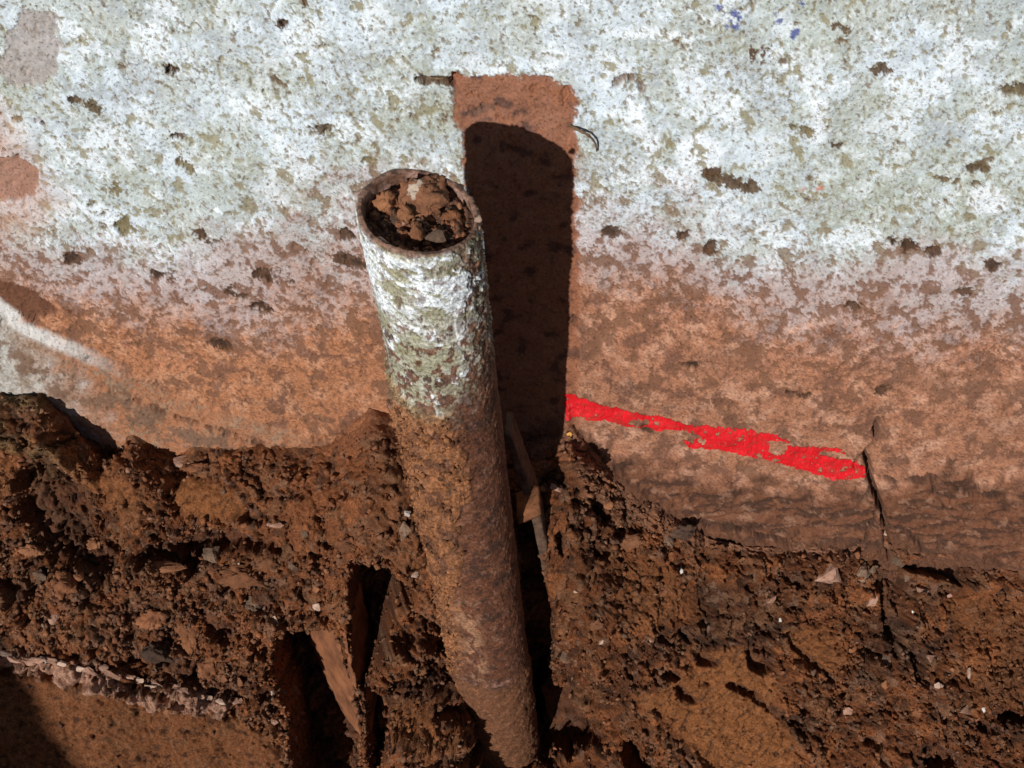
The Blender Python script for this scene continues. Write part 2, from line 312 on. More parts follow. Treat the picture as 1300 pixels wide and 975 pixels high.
    foot = sstep(-.004, .045, st); h = h + .009 * foot; fcol = sstep(.006, .012, st + .006 * n_mid + .002 * n_hi)
    gl = sstep(-.37, -.46, X + .05 * n_mid)
    gc = np.zeros(shp + (3,), f32); gc[:] = C3(.31, .135, .068); gc = cmix(gc, C3(.40, .40, .37), gl); gc = cmix(gc, C3(.22, .18, .13), .6 * sstep(0, .4, n_x + n_mid)); gc *= (1 + .3 * n_hi + .3 * n_vh)[..., None]
    col = col + (gc - col) * (fcol * .9)[..., None]
    st2 = st - .035 - .01 * n_mid; k = sstep(-.1, .1, n_y + n_mid); col = cmix(col, C3(.15, .085, .055), .8 * k * foot * sstep(0, .006, st2) * sstep(.06, .05, st2)); col = cmix(col, C3(.60, .60, .58), .85 * sstep(-.014, .0, st + .004 * n_mid) * sstep(.020, .010, st + .004 * n_mid) * sstep(-.33, -.41, X))
    m2 = foot * sstep(.03, .034, st + .006 * n_mid) * sstep(.044, .040, st + .004 * n_hi) * sstep(-.1, .1, n_y) * sstep(-.42, -.3, X) ; col = cmix(col, C3(.10, .045, .025), m2 * .8); h -= .004 * m2
    # cracks low on the right
    for pts, wd, dp in (([(1117, 533), (1112, 560), (1098, 575), (1104, 600), (1110, 622), (1120, 650), (1124, 672), (1128, 700)], 3.2, .02),
                        ([(1104, 600), (1140, 612), (1182, 603), (1230, 622), (1310, 632)], 1.4, .006), ([(1112, 645), (1090, 690)], 2.5, .01), ([(1108, 615), (1085, 640), (1060, 648), (1040, 662)], 1.3, .005), ([(1122, 660), (1150, 668), (1170, 690)], 1.8, .006), ([(1098, 575), (1084, 590), (1088, 600)], 1.6, .004), ([(760, 600), (757, 625), (748, 650)], 3, .008),
                        ([(885, 668), (930, 664), (985, 680), (1050, 690), (1095, 690)], 3, .012), ([(1182, 603), (1186, 625), (1200, 640)], 1.5, .005)):
        m = poly_mask(X, Z, wpoly(band(pts, wd)), .0012, wrp * .8); h -= m * dp; col = cmix(col, C3(.05, .025, .016), m * .8)
    m = G(ell(1116, 545, 7, 9, 10), .0015); h -= m * .006
    nb = zt_b - Z + .035 * fbm(X, Z * 1.3, 22, 5, 44, .62); mud = sstep(-.020, -.004, nb) * sstep(-.3, -.05, X + .0 * Z); col = cmix(col, C3(.10, .042, .022) * (1 + .5 * n_x[..., None]), .85 * mud); h = h + mud * (.004 + .003 * n_hi + .003 * n_mid)
    h = h - .25 * sstep(.06, .25, zt_b - Z)
    return h, np.clip(col, .01, .88)

def cols_axis(n, lo=-1.0, hi=1.0, far=5.0, nf=26):
    a = lo - (np.linspace(1, 0, nf, endpoint=False) ** 2) * (far - 1); b = hi + (np.linspace(0, 1, nf + 1)[1:] ** 2) * (far - 1)
    return np.concatenate([a, np.linspace(lo, hi, n), b])
def wall_surface(X, Z):
    h, c = wall_fields(X, Z); return np.stack([X, wall_y(X, Z) - h, Z], -1), c
U = cols_axis(900); zz = np.concatenate([np.linspace(1.3, .12, 16, endpoint=False), .12 - np.cumsum(np.linspace(.00095, .0021, 590)), [-1.05, -1.3]])
ZZ, UU = np.meshgrid(zz, U, indexing='ij'); hw = .44 + .36 * np.clip(-ZZ, -.1, .8); XX = .07 + UU * hw
P, c = wall_surface(XX, ZZ)
m_wall = mat_attr('lime_painted_render', scale=1200, var=.16, bump=.4, bdist=.0006, rough=.9, grain=420)
wall = link('wall', grid_mesh('wall', P, c), m_wall, label='rough rendered wall with worn white paint above and red earth splashed along its foot', cat='wall')

# red sprayed line: a thin film that skips the pits of the render
nx, nz = 440, 110
rp = [(716, 500), (740, 507), (765, 513), (800, 522), (838, 530), (870, 538), (905, 543), (950, 546), (985, 552), (1010, 566), (1032, 568), (1068, 570), (1080, 584), (1098, 594), (1100, 607),
      (1075, 606), (1040, 602), (1000, 590), (955, 577), (915, 570), (872, 566), (868, 556), (882, 549), (860, 544), (835, 545), (815, 541), (798, 541), (780, 534), (750, 531), (716, 529)]
q = np.array(wpoly(rp)); q[:, 1] += np.where(np.arange(len(q)) < 15, .002, -.002); xr = np.linspace(q[:, 0].min() - .004, q[:, 0].max() + .004, nx); zr = np.linspace(q[:, 1].max() + .004, q[:, 1].min() - .004, nz)
ZR, XR = np.meshgrid(zr, xr, indexing='ij')
hr, _ = wall_fields(XR, ZR); grit = fbm(XR + ZR * .3, ZR * 1.6, 110, 3, 40) + .35 * fbm(XR, ZR, 420, 2, 41)
grit = .75 * grit + .35 * sstep(.18, .30, fbm(XR, ZR * 1.8, 42, 4, 47, .6)); km = poly_mask(XR, ZR, q, .0012, (.0028 * fbm(XR, ZR, 90, 3, 42) + .0012 * fbm(XR, ZR, 500, 2, 43)).astype(f32))
hole = poly_mask(XR, ZR, wpoly(ell(987, 567, 12, 8)), .003) + poly_mask(XR, ZR, wpoly(ell(812, 536, 12, 5)), .003) + poly_mask(XR, ZR, wpoly(ell(880, 556, 16, 5, 10)), .003) * .7 + poly_mask(XR, ZR, wpoly(ell(1060, 577, 22, 3, 5)), .002)
keep = (km > .5) & (grit + 1.1 * hole < .60 + .15 * (XR < .2))
PR = np.stack([XR, wall_y(XR, ZR) - hr - .0007, ZR], -1)
rc = np.zeros(XR.shape + (3,), f32); rc[:] = C3(.60, .010, .016); rc = cmix(rc, C3(.38, .03, .022), .8 * sstep(.05, .4, grit)); rc = rc * (1 + .25 * fbm(XR, ZR, 60, 4, 48))[..., None]
link('paint_line', grid_mesh('paint_line', PR, rc, keep=keep), mat_attr('red_marking_paint', var=.08, speck=.25, bump=.3, rough=.6), wall, label='bright red sprayed marking line sloping down to the right, worn away in patches')

# ================================================================== SOIL BANK
NB = 1000
UB = cols_axis(NB, -1.0, 1.0, 5, 26)
xs_t, zs_t = ZT
KS = np.array([0, .06, .13, .22, .38, .58, .75, .93, 1.9, 6.0])
def bank_base(X, S):
    zt = np.interp(X, xs_t, zs_t); yw = wall_y(X, zt); zb = -1.03; d = zt - zb
    y3 = yw - .105
    rt_ = sstep(.075, .17, X); y3 = mix(y3, yw - .05, rt_)
    Yk = [yw + .06, yw - .004, yw - mix(.055, .018, rt_), y3, .5 * y3 - .055, -.11 + 0 * X, -.17 + 0 * X, -.30 + 0 * X, -1.2 + 0 * X, -5.2 + 0 * X]
    Zk = [zt + .012, zt, zt - .04 * d, zt - .20 * d, zt - .45 * d, zt - .76 * d, zb + 0 * X, zb - .10 + 0 * X, zb - .13 + 0 * X, zb + .6 + 0 * X]
    seg = np.clip(np.searchsorted(KS, S, side='right') - 1, 0, len(KS) - 2); t = (S - KS[seg]) / (KS[seg + 1] - KS[seg])
    Yk = np.stack(np.broadcast_arrays(*Yk)); Zk = np.stack(np.broadcast_arrays(*Zk))
    def tk(A, i): return np.take_along_axis(A, np.clip(i, 0, len(KS) - 1)[None], 0)[0]
    def cr(A):
        p1 = tk(A, seg); p2 = tk(A, seg + 1)
        k = lambda i: KS[np.clip(i, 0, len(KS) - 1)]
        m1 = (p2 - tk(A, seg - 1)) / np.maximum(k(seg + 1) - k(seg - 1), 1e-6); m2 = (tk(A, seg + 2) - p1) / np.maximum(k(seg + 2) - k(seg), 1e-6)
        L = KS[seg + 1] - KS[seg]; h00 = 2 * t**3 - 3 * t**2 + 1; h10 = t**3 - 2 * t**2 + t; h01 = 1 - h00; h11 = t**3 - t**2
        return h00 * p1 + h10 * L * m1 + h01 * p2 + h11 * L * m2
    Y = cr(Yk); Z = cr(Zk)
    g = sstep(mix(-.17, -.075, sstep(.40, .55, S)), mix(-.035, -.03, sstep(.4, .55, S)), X) * sstep(.19, .062, X) * sstep(.80, .70, S) * sstep(.12, .17, S)       # channel the pipe stands in
    Y = Y + g * np.maximum(0, .032 - Y)
    return Y, Z
# coarse lookup from sight lines to bank coordinates
_u = np.linspace(-1.2, 1.1, 420); _s = np.linspace(.05, 1.1, 420); _S, _X = np.meshgrid(_s, _u, indexing='ij')
_Y, _Z = bank_base(_X, _S); _px, _py, _pz = project(np.stack([_X, _Y, _Z], -1))
def at_bank(px, py):
    d = (_px - px) ** 2 + (_py - py) ** 2 + np.clip(_pz - 1, 0, 9) * 4; k = np.argmin(d); return (_X.flat[k], _S.flat[k])
def bpoly(pts): return [at_bank(*p) for p in pts]

sb = np.concatenate([np.linspace(0, .06, 24, endpoint=False), np.linspace(.06, .84, 450, endpoint=False), np.linspace(.84, 1.1, 40, endpoint=False), np.linspace(1.1, 6.0, 14)])
SS, UU = np.meshgrid(sb, UB, indexing='ij'); XB = .02 + UU * .74
YB, ZB = bank_base(XB, SS); PB = np.stack([XB, YB, ZB], -1)
dU = np.gradient(PB, axis=1); dS = np.gradient(PB, axis=0)
NR = np.cross(dU, dS); NR /= np.linalg.norm(NR, axis=-1, keepdims=True) + 1e-9
NR[NR[..., 1] > 0] *= 1
if NR[300, 500, 1] > 0: NR = -NR
def blur(Q, n, ax):
    for _ in range(2):
        c = np.cumsum(np.concatenate([np.repeat(Q.take([0], ax), n, ax), Q, np.repeat(Q.take([-1], ax), n, ax)], ax), ax)
        L_ = Q.shape[ax]; Q = (c.take(range(2 * n, 2 * n + L_), ax) - c.take(range(0, L_), ax)) / (2 * n)
    return Q
NR = blur(blur(NR, 14, 0), 12, 1); NR /= np.linalg.norm(NR, axis=-1, keepdims=True) + 1e-9
# noise projected onto a plane roughly facing the camera, to look even from there
AXN = np.array([.05, -.62, .78]); AXN /= np.linalg.norm(AXN)                      # fixed axis close to the camera's view; noise and relief are aligned to it
ax1 = np.cross(np.array([0, 0, 1.0]), AXN); ax1 /= np.linalg.norm(ax1); ax2 = np.cross(AXN, ax1)
a = PB @ ax1; b = PB @ ax2
if a[300, 900] < a[300, 100]: a = -a
NR = NR * .6 + AXN; NR /= np.linalg.norm(NR, axis=-1, keepdims=True)
def B(pts, soft=.005, wk=1.0): return poly_mask(XB, SS, bpoly(pts), soft, wk * WR)
WR = (.007 * fbm(a, b, 45, 4, 50) + .002 * fbm(a, b, 220, 2, 49)).astype(f32)
n_lo = fbm(a, b, 8, 3, 51); n_mid = fbm(a, b, 24, 4, 52); n_hi = fbm(a, b, 110, 3, 53, .6); n_vh = fbm(a, b, 330, 2, 54, .7)
wa = a + .010 * fbm(a, b, 40, 4, 55, .6); wb = b + .010 * fbm(a, b, 40, 4, 56, .6)
# clay smears cut smooth by the spade
clay = np.zeros(XB.shape, f32)
for p, k in (([(885, 828), (935, 818), (965, 838), (990, 862), (978, 900), (1015, 955), (1000, 1000), (930, 1000), (840, 905), (800, 880), (860, 862)], .95),
             ([(215, 602), (255, 605), (300, 625), (312, 648), (270, 656), (225, 640)], .9), ([(1000, 800), (1055, 790), (1078, 842), (1040, 858), (1005, 835)], .7),
             ([(110, 590), (150, 590), (190, 640), (160, 650), (120, 620)], .6), ([(604, 888), (650, 888), (668, 960), (612, 960)], .9),
             ([(750, 700), (830, 700), (900, 780), (800, 800)], .35), ([(1200, 760), (1300, 760), (1300, 900), (1230, 880)], .35), ([(0, 560), (20, 570), (30, 600), (0, 610)], .6),
             ([(480, 880), (540, 890), (570, 930), (500, 930)], .5), ([(1020, 720), (1040, 760), (1000, 745)], .4)):
    clay = np.maximum(clay, B(p, .008) * k)
slab = B([(-300, 838), (0, 848), (60, 852), (150, 872), (240, 892), (300, 905), (345, 925), (362, 965), (368, 1080), (-300, 1080)], .006, .6)
clay = np.maximum(clay, slab)
streak = fbm(a * .9 + b * .8, b * 1.4 - a * 1.2, 40, 4, 57)
rough = 1 - .86 * clay
# graded clods
D = .012 * n_lo + .008 * n_mid * rough
lump = 0
cid_all = 0
gran = np.clip(.45 + .6 * fbm(a, b, 7, 3, 58) + .5 * sstep(.0, -.3, XB) * sstep(.3, .45, SS), .15, 1)   # where the soil is crumbly
for sc_, amp, sd_, thr in ((30, .016, 11, .5), (62, .0095, 12, .4), (130, .0045, 13, .3), (290, .0020, 14, .2)):
    F1, F2, ID = worley(wa * sc_, wb * sc_, sd_)
    dome = np.sqrt(np.clip(1 - (F1 / .62) ** 2, 0, 1)) * (.35 + .9 * ID) * (ID > thr * (1.25 - gran)) - .35 * sstep(.10, 0, F2 - F1)
    D = D + amp * dome * rough * (.35 + .9 * gran)
    if sc_ == 62: id75 = ID
    if sc_ == 130: id160 = ID; e160 = F2 - F1
ridge = 1 - np.abs(fbm(a + b * .5, b * 1.5 - a * .5, 16, 4, 59)) * 3
D = D - .010 * sstep(.72, 1.0, ridge) * rough                                       # shrinkage cracks
D = D + .0016 * n_hi * (rough * .8 + .25) + .0008 * n_vh * rough + clay * (1 - slab) * (.0012 * (1 - 2 * np.abs(fbm(a * .8 + b * .6, (b * .8 - a * .6) * 2.6, 38, 5, 64, .62))) - .003 * sstep(.22, .34, fbm(a * .8 + b * .6, (b * .8 - a * .6) * 3.2, 60, 4, 65, .62)))
D -= .006 * sstep(.42, .6, fbm(a + b, b * 1.8 - a, 26, 4, 60)) * clay * (1 - slab)
# hollows, slots and gaps
HOL = [([(92, 528), (135, 552), (165, 548), (152, 575), (128, 588), (110, 560)], .05, .003), ([(178, 545), (222, 552), (228, 568), (192, 566)], .05, .003), ([(5, 490), (50, 492), (48, 503), (8, 500)], .03, .002),
       ([(30, 600), (60, 575), (92, 605), (112, 640), (122, 690), (152, 722), (130, 735), (60, 704), (22, 640)], .035, .007),
       ([(176, 702), (250, 668), (292, 672), (345, 690), (352, 702), (275, 702), (242, 718), (184, 716)], .03, .005), ([(0, 740), (40, 730), (60, 750), (20, 765)], .02, .005),
       ([(310, 755), (350, 745), (345, 775), (318, 780)], .018, .004), ([(250, 765), (300, 790), (290, 820), (262, 800)], .018, .004), ([(200, 830), (260, 840), (250, 868), (215, 856)], .02, .004),
       ([(446, 712), (480, 716), (515, 738), (528, 762), (502, 790), (482, 830), (462, 872), (450, 850), (446, 790)], .11, .003),
       ([(464, 868), (482, 872), (497, 900), (492, 940), (478, 970), (470, 930)], .08, .003),
       ([(352, 806), (385, 796), (424, 800), (444, 870), (456, 930), (462, 1060), (384, 1060), (366, 900), (346, 850)], .13, .003),
       ([(656, 636), (690, 668), (686, 720), (706, 790), (700, 860), (686, 925), (668, 925), (662, 800)], .06, .004),
       ([(570, 850), (580, 850), (602, 885), (592, 890)], .02, .002),
       ([(560, 1010), (585, 955), (640, 965), (700, 958), (722, 962), (745, 945), (800, 944), (822, 960), (845, 1010)], .06, .004),
       ([(888, 672), (935, 668), (1000, 688), (985, 694), (900, 684)], .035, .002), ([(1120, 690), (1145, 718), (1150, 780), (1138, 832), (1124, 800), (1114, 740)], .03, .004),
       ([(1148, 724), (1185, 702), (1212, 714), (1216, 742), (1190, 730)], .04, .003), ([(1240, 713), (1275, 714), (1272, 724), (1240, 722)], .035, .002), ([(1280, 722), (1310, 724), (1310, 730)], .03, .002),
       (ell(965, 835, 17, 20, -30), .022, .004), (ell(895, 838, 13, 7, 20), .02, .005), (ell(848, 853, 15, 6, 20), .02, .005), (ell(945, 876, 17, 5, 25), .02, .005), (ell(870, 882, 18, 5, 38), .016, .005),
       (ell(1195, 962, 24, 16), .03, .004), (ell(1285, 908, 26, 8, 10), .03, .003), (ell(1250, 918, 10, 12), .02, .003), (ell(875, 805, 12, 8, 20), .015, .003), (ell(990, 905, 40, 6, 30), .012, .003),
       (ell(1030, 840, 36, 4, 40), .012, .002), (ell(760, 640, 4, 20, 10), .012, .002), (ell(712, 690, 4, 16), .02, .002), (ell(700, 780, 8, 14), .02, .003), (ell(720, 860, 7, 20), .015, .003),
       (ell(480, 560, 6, 4), .01, .002), (ell(560, 730, 5, 9), .015, .002), (ell(500, 850, 12, 6), .02, .003), (ell(555, 900, 10, 6), .02, .003), (ell(10, 470, 1, 1), 0, .002), (ell(1000, 730, 20, 4, 30), .014, .003),
       (ell(1165, 840, 10, 24, 12), .02, .003), (ell(1135, 500, 1, 1), 0, .001), (ell(1060, 690, 20, 3), .02, .002), (ell(215, 916, 7, 5), .008, .0015), (ell(185, 955, 8, 4, 30), .005, .0015), (ell(250, 920, 22, 3, 4), .005, .0015)]
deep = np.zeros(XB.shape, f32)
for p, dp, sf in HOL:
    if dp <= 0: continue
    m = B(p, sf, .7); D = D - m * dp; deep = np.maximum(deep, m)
# swellings
for p, dp, sf in [([(100, 585), (190, 590), (300, 620), (305, 660), (200, 690), (130, 660)], .014, .012), ([(165, 705), (245, 700), (240, 735), (170, 735)], .02, .004),
                  ([(430, 640), (540, 640), (540, 720), (470, 712)], .012, .012), ([(700, 560), (760, 600), (720, 660), (690, 640)], .012, .008), ([(-60, 520), (60, 500), (110, 560), (90, 600), (-60, 590)], .02, .01),
                  ([(900, 700), (1090, 700), (1060, 780), (920, 760)], .012, .015), ([(60, 720), (150, 735), (140, 830), (0, 820), (0, 760)], .012, .012), ([(0, 0), (1, 0), (1, 1)], .0, .006)]:
    D = D + B(p, sf) * dp
D = D + slab * (.020 + .0008 * n_vh + .0012 * n_hi - .004 * sstep(.3, .5, fbm(a, b * 1.6, 55, 3, 62))) + .010 * B([(-300, 816), (0, 820), (60, 826), (150, 848), (285, 878), (300, 890), (285, 899), (150, 873), (60, 851), (0, 845), (-300, 842)], .004)
mound = B([(470, 800), (560, 815), (596, 868), (622, 905), (640, 950), (640, 1010), (480, 1010)], .010); D = D + mound * .03
fil = B([(470, 515), (505, 522), (530, 560), (545, 620), (552, 690), (520, 715), (480, 690), (474, 600)], .012); D = D + fil * .042
D = D * sstep(.02, .15, SS) * sstep(3, 1.0, SS) 
PB = PB + NR * D[..., None]
# pigment, with some shade added in the hollows
cb = np.zeros(XB.shape + (3,), f32); cb[:] = C3(.125, .043, .0165)
cb = cmix(cb, C3(.225, .080, .030), sstep(-.1, .4, n_mid))
cb = cmix(cb, C3(.055, .023, .012), sstep(.0, .5, fbm(a, b, 10, 4, 61)) * .8)
tone = sstep(.1, -.1, XB)
cb = cmix(cb, C3(.235, .085, .034), .65 * tone * sstep(-.4, .3, n_lo))
cb = cmix(cb, C3(.17, .095, .06), .6 * (id160 > .86) * rough); cb = cmix(cb, C3(.035, .02, .013), .6 * (id160 < .18) * rough)
cb = cmix(cb, C3(.18, .085, .042), .5 * (id75 > .8) * rough)
cb = cmix(cb, C3(.215, .080, .027), clay * .95 * (1 - slab)); cb = cmix(cb, C3(.155, .057, .022), slab * .95); cb = cmix(cb, C3(.15, .065, .03), slab * .5 * sstep(.1, .5, n_mid)); cb = cmix(cb, C3(.045, .022, .014), slab * .7 * sstep(.3, .42, fbm(a, b * 1.8, 80, 3, 63)))
cb = cmix(cb, C3(.05, .024, .014), .8 * clay * (1 - slab) * sstep(.24, .32, fbm(a * .8 + b * .6, (b * .8 - a * .6) * 3.2, 60, 4, 65, .62))); cb = cmix(cb, C3(.22, .105, .05), .4 * clay * sstep(.1, .3, fbm(a * .8 + b * .6, (b * .8 - a * .6) * 2.2, 90, 4, 66, .62)))
cb *= .92
cb *= (1 + .3 * n_hi + .3 * n_vh * rough)[..., None]
cb = cmix(cb, C3(.36, .20, .135), .9 * B([(-300, 816), (0, 820), (60, 826), (150, 848), (285, 878), (300, 890), (285, 899), (150, 873), (60, 851), (0, 845), (-300, 842)], .003) * sstep(-.35, -.1, n_hi + n_mid))
cb = cmix(cb, C3(.13, .09, .065), .3 * B([(0, 760), (120, 700), (260, 800), (300, 870), (100, 830), (0, 810)], .03) * sstep(-.2, .3, n_mid))
cb = cmix(cb, C3(.16, .12, .055), .5 * B([(0, 500), (90, 520), (100, 600), (60, 620), (0, 600)], .02) * sstep(-.2, .3, n_mid))
cb = cmix(cb, C3(.22, .105, .06), .6 * B([(700, 545), (780, 600), (880, 660), (1090, 690), (1090, 700), (880, 690), (740, 640)], .01))
cb = cmix(cb, C3(.06, .030, .020), deep * .5); cb = cmix(cb, C3(.155, .066, .03), fil * .5)  # hollows and slots darkened: shade put into the colour; fillet tinted clay
topskin = sstep(.12, .05, SS) * sstep(-.2, -.05, XB); cb = cmix(cb, C3(.26, .12, .07), topskin * .5)
m_soil = mat_attr('dug_red_earth', scale=1000, var=.4, bump=1, bdist=.0014, grain=420, lo=.36, hi=.64, rough=.95, spec=.15)
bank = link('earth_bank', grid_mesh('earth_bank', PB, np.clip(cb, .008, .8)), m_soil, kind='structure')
# final visible positions for seating stones
bx0, by0, bz0 = project(PB)
NBn = np.cross(np.gradient(PB, axis=1), np.gradient(PB, axis=0)); NBn /= np.linalg.norm(NBn, axis=-1, keepdims=True) + 1e-9
if NBn[300, 500, 1] > 0: NBn = -NBn
def seat(px, py):
    d = (bx0 - px) ** 2 + (by0 - py) ** 2; near = d < 9
    if near.any(): dz = np.where(near, bz0, 99); k = int(np.argmin(dz))
    else: k = int(np.argmin(d))
    return Vector(PB.reshape(-1, 3)[k].tolist()), Vector(NR.reshape(-1, 3)[k].tolist()), float(bz0.flat[k])

# ground out to the horizon, with an unseen rise added to block low sky
def ground_mat():
    return mat_rock('trodden_earth', (.05, .026, .015), (.10, .045, .024), 3, .95, 1, .01)
gx = np.sign(np.linspace(-1, 1, 121)) * np.abs(np.linspace(-1, 1, 121)) ** 3 * 150; gy = -1.15 - (np.linspace(0, 1, 90) ** 3) * 150
GX, GY = np.meshgrid(gx, gy); GZ = -1.175 + .03 * fbm(GX, GY, 1.2, 4, 70) * sstep(-1.3, -2, GY) + np.clip((-1.9 - GY) * .45, 0, 2.3)
m_ground = ground_mat()
link('ground', grid_mesh('ground', np.stack([GX, GY, GZ], -1)[::-1]), m_ground, kind='structure')

# unseen heap added behind the viewpoint to shade the lower left corner
hx, hy = np.meshgrid(np.linspace(-1, 1, 140), np.linspace(-1, 1, 140))
rr = np.hypot(hx, hy); hz = np.sqrt(np.clip(1 - rr ** 2.2, 0, 1)) * (1 + .10 * fbm(hx, hy, 2.2, 5, 71)) + .02 * fbm(hx, hy, 9, 3, 72)
_hs = at_bank(20, 885); _hy, _hz = bank_base(np.array([_hs[0]]), np.array([_hs[1]]))
hc = Vector((_hs[0], float(_hy[0]), float(_hz[0]))) - sdir * 3.0
HP = np.stack([hc.x - .19 + hx * .42, hc.y + hy * .5, -.95 + hz * (hc.z + 1.02) * 1.1 - .25 * (rr > 1)], -1)
link('shadow_heap', grid_mesh('shadow_heap', HP), m_ground, label='unseen heap of red earth added to cast a shadow into the lower left corner', cat='heap')

# ================================================================== PIPE
R0, RI, ZL = .0440, .0407, -1.08
ph = np.concatenate([np.linspace(-math.pi, -2.0, 24, endpoint=False), np.linspace(-2.0, 2.1, 300, endpoint=False), np.linspace(2.1, math.pi, 22, endpoint=False)])
zp = np.concatenate([np.linspace(0, -.30, 250, endpoint=False), np.linspace(-.30, ZL, 340)])
ZP, PH = np.meshgrid(zp, ph, indexing='ij'); A = PH * R0
def pz(py, y=-.045):
    d = ray(580, py); return CAM[2] + d[2] * (y - CAM[1]) / d[1]
p_lo = fbm(A, ZP, 14, 3, 80); p_mid = fbm(A, ZP, 48, 4, 81); p_hi = fbm(A, ZP, 170, 3, 82, .6); p_vh = fbm(A, ZP * .6, 480, 2, 83, .7)
# keep noise continuous across the seam at the hidden back
seam = sstep(math.pi, math.pi - .4, np.abs(PH))
z400, z500, z540, z600, z700, z880, z930 = [pz(v) for v in (400, 500, 540, 600, 700, 880, 930)]
topw = sstep(z400 - .03, z400 + .02, ZP + .03 * p_mid + .01 * p_hi)                       # fresh white coat
coat = sstep(z540 - .02, z500 + .02, ZP + .03 * p_mid - .035 * np.sin(PH) + .012 * p_hi)                # older greenish coat reaches lower on the left
right = sstep(.5, 1.0, PH + .25 * p_mid)
chips = sstep(.10, .18, fbm(A * 1.2, ZP * .8, 95, 5, 99, .66) + .3 * p_mid + .3 * right - .10 + .22 * sstep(z400, z500, ZP))
cp = np.zeros(ZP.shape + (3,), f32); cp[:] = C3(.115, .042, .021)
cp = cmix(cp, C3(.15, .058, .028), sstep(-.1, .5, p_mid)); cp = cmix(cp, C3(.05, .024, .016), sstep(.05, .5, fbm(A, ZP, 30, 4, 84)) * .8)
cp = cmix(cp, C3(.26, .13, .085), .5 * sstep(.12, .4, fbm(A, ZP * .7, 75, 4, 95, .65))); cp = cmix(cp, C3(.035, .018, .013), .65 * sstep(.14, .3, fbm(A * 1.1, ZP * .7, 110, 4, 96, .65)))
cp = cmix(cp, C3(.30, .20, .15), .4 * sstep(.42, .6, fbm(A, ZP, 240, 2, 97)) * sstep(0, .4, p_mid))
paint = np.zeros(ZP.shape + (3,), f32); paint[:] = C3(.31, .30, .21); paint = cmix(paint, C3(.44, .43, .36), sstep(-.2, .4, p_mid)); paint = cmix(paint, C3(.20, .17, .09), sstep(.2, .5, fbm(A, ZP, 60, 3, 85)) * .7)
wh = topw * sstep(-.03, .03, fbm(A * .9 + ZP * .6, ZP * 1.2, 24, 6, 86, .64) + .03 - .4 * right)
wh = np.maximum(wh, .9 * sstep(.35, .5, fbm(A, ZP, 46, 3, 87) + .2 * p_hi) * coat)
paint = cmix(paint, C3(.74, .80, .84), wh)
paint = cmix(paint, C3(.40, .36, .40), .5 * sstep(.1, .5, fbm(A, ZP, 26, 3, 88)) * sstep(-.05, .5, PH) * (1 - topw))
pm = coat * (1 - chips * (.92 - .35 * topw * (1 - right)))
cp = cp + (paint - cp) * pm[..., None]
cp = cmix(cp, C3(.22, .12, .07), .6 * right * (1 - wh) * coat * sstep(-.2, .3, p_mid))
# vertical drip of white
dr = sstep(.0016, .0006, np.abs(A - .018 - .0015 * p_mid)) * sstep(pz(455), pz(440), ZP) * sstep(pz(380), pz(400), ZP); cp = cmix(cp, C3(.72, .74, .74), dr * .9)
# clay plastered on the left flank
cl = sstep(pz(500), pz(520), ZP * -1 * -1) * 0
lz = np.interp(ZP, [z930, z700, z600, pz(525), pz(495)], [-1.15, -.25, .25, .05, -2.2])
clm = sstep(.12, -.12, PH - lz + .35 * p_mid + .1 * p_hi) * sstep(pz(496), pz(515), ZP + .01 * p_mid)
clm = np.where(ZP < pz(515), sstep(.14, -.14, PH - lz + .35 * p_mid + .1 * p_hi), clm * 1.0)
clm = clm * sstep(pz(498), pz(516), ZP + .012 * p_mid) if False else clm
inz = sstep(pz(497) + .0, pz(517), ZP + .012 * p_mid)
clm = sstep(.14, -.14, PH - lz + .35 * p_mid + .1 * p_hi) * inz
clc = np.zeros(ZP.shape + (3,), f32); clc[:] = C3(.24, .098, .038); clc = cmix(clc, C3(.09, .036, .018), .85 * sstep(.0, .22, fbm(A * 1.1, ZP, 40, 5, 98, .62))); clc = cmix(clc, C3(.33, .24, .12), sstep(pz(535), pz(515), ZP)*.6)
cp = cp + (clc * (1 + .25 * p_hi)[..., None] - cp) * (clm * .92)[..., None]
scuff = sstep(-.05, .15, fbm(A, ZP * .8, 45, 5, 89, .66)) * sstep(-.9, -.4, PH) * sstep(.1, -.3, PH) * sstep(pz(760), pz(790), ZP) * sstep(pz(880), pz(860), ZP)
cp = cmix(cp, C3(.34, .18, .10), scuff * .75)
cp *= (1 + .22 * p_vh + .15 * p_hi)[..., None]
rimd = sstep(-.0035, -.0008, ZP + .002 * p_mid); cp = cmix(cp, C3(.17, .085, .05), rimd * .85)
rd = R0 + seam * (.0004 * p_lo + .0007 * p_mid + .0005 * p_hi * (1 + right) + .0003 * p_vh + .0006 * pm * (1 - chips) + .0010 * right * sstep(.1, .5, p_hi) * coat
                  + clm * (.0045 + .006 * p_mid + .003 * p_hi) + .0012 * wh)
foot = sstep(z880 + .01, z880 - .01, ZP + .01 * p_mid); rd = rd + foot * .002 * np.clip(1 + p_mid, 0, 2); cp = cmix(cp, C3(.15, .062, .027) * (1 + .4 * p_hi[..., None]), foot * .8)
ringz = z880 + .008; rgm = sstep(.006, .002, np.abs(ZP - ringz)) * sstep(1.1, .7, np.abs(PH)); rgm = rgm * sstep(.0, .3, p_mid + p_hi); cp = cmix(cp, C3(.30, .16, .12), rgm * .5); rd += rgm * .0008
rd = rd - .0004 * sstep(-.002, 0, ZP)
top_wob = (-.0100 * np.sin(PH) + .0012 * np.sin(2 * PH + 1) + .0012 * fbm(PH, PH * 0, 1.6, 3, 90)) * sstep(-.1, 0, ZP)
outer = np.stack([rd * np.sin(PH), -rd * np.cos(PH), ZP + top_wob], -1)
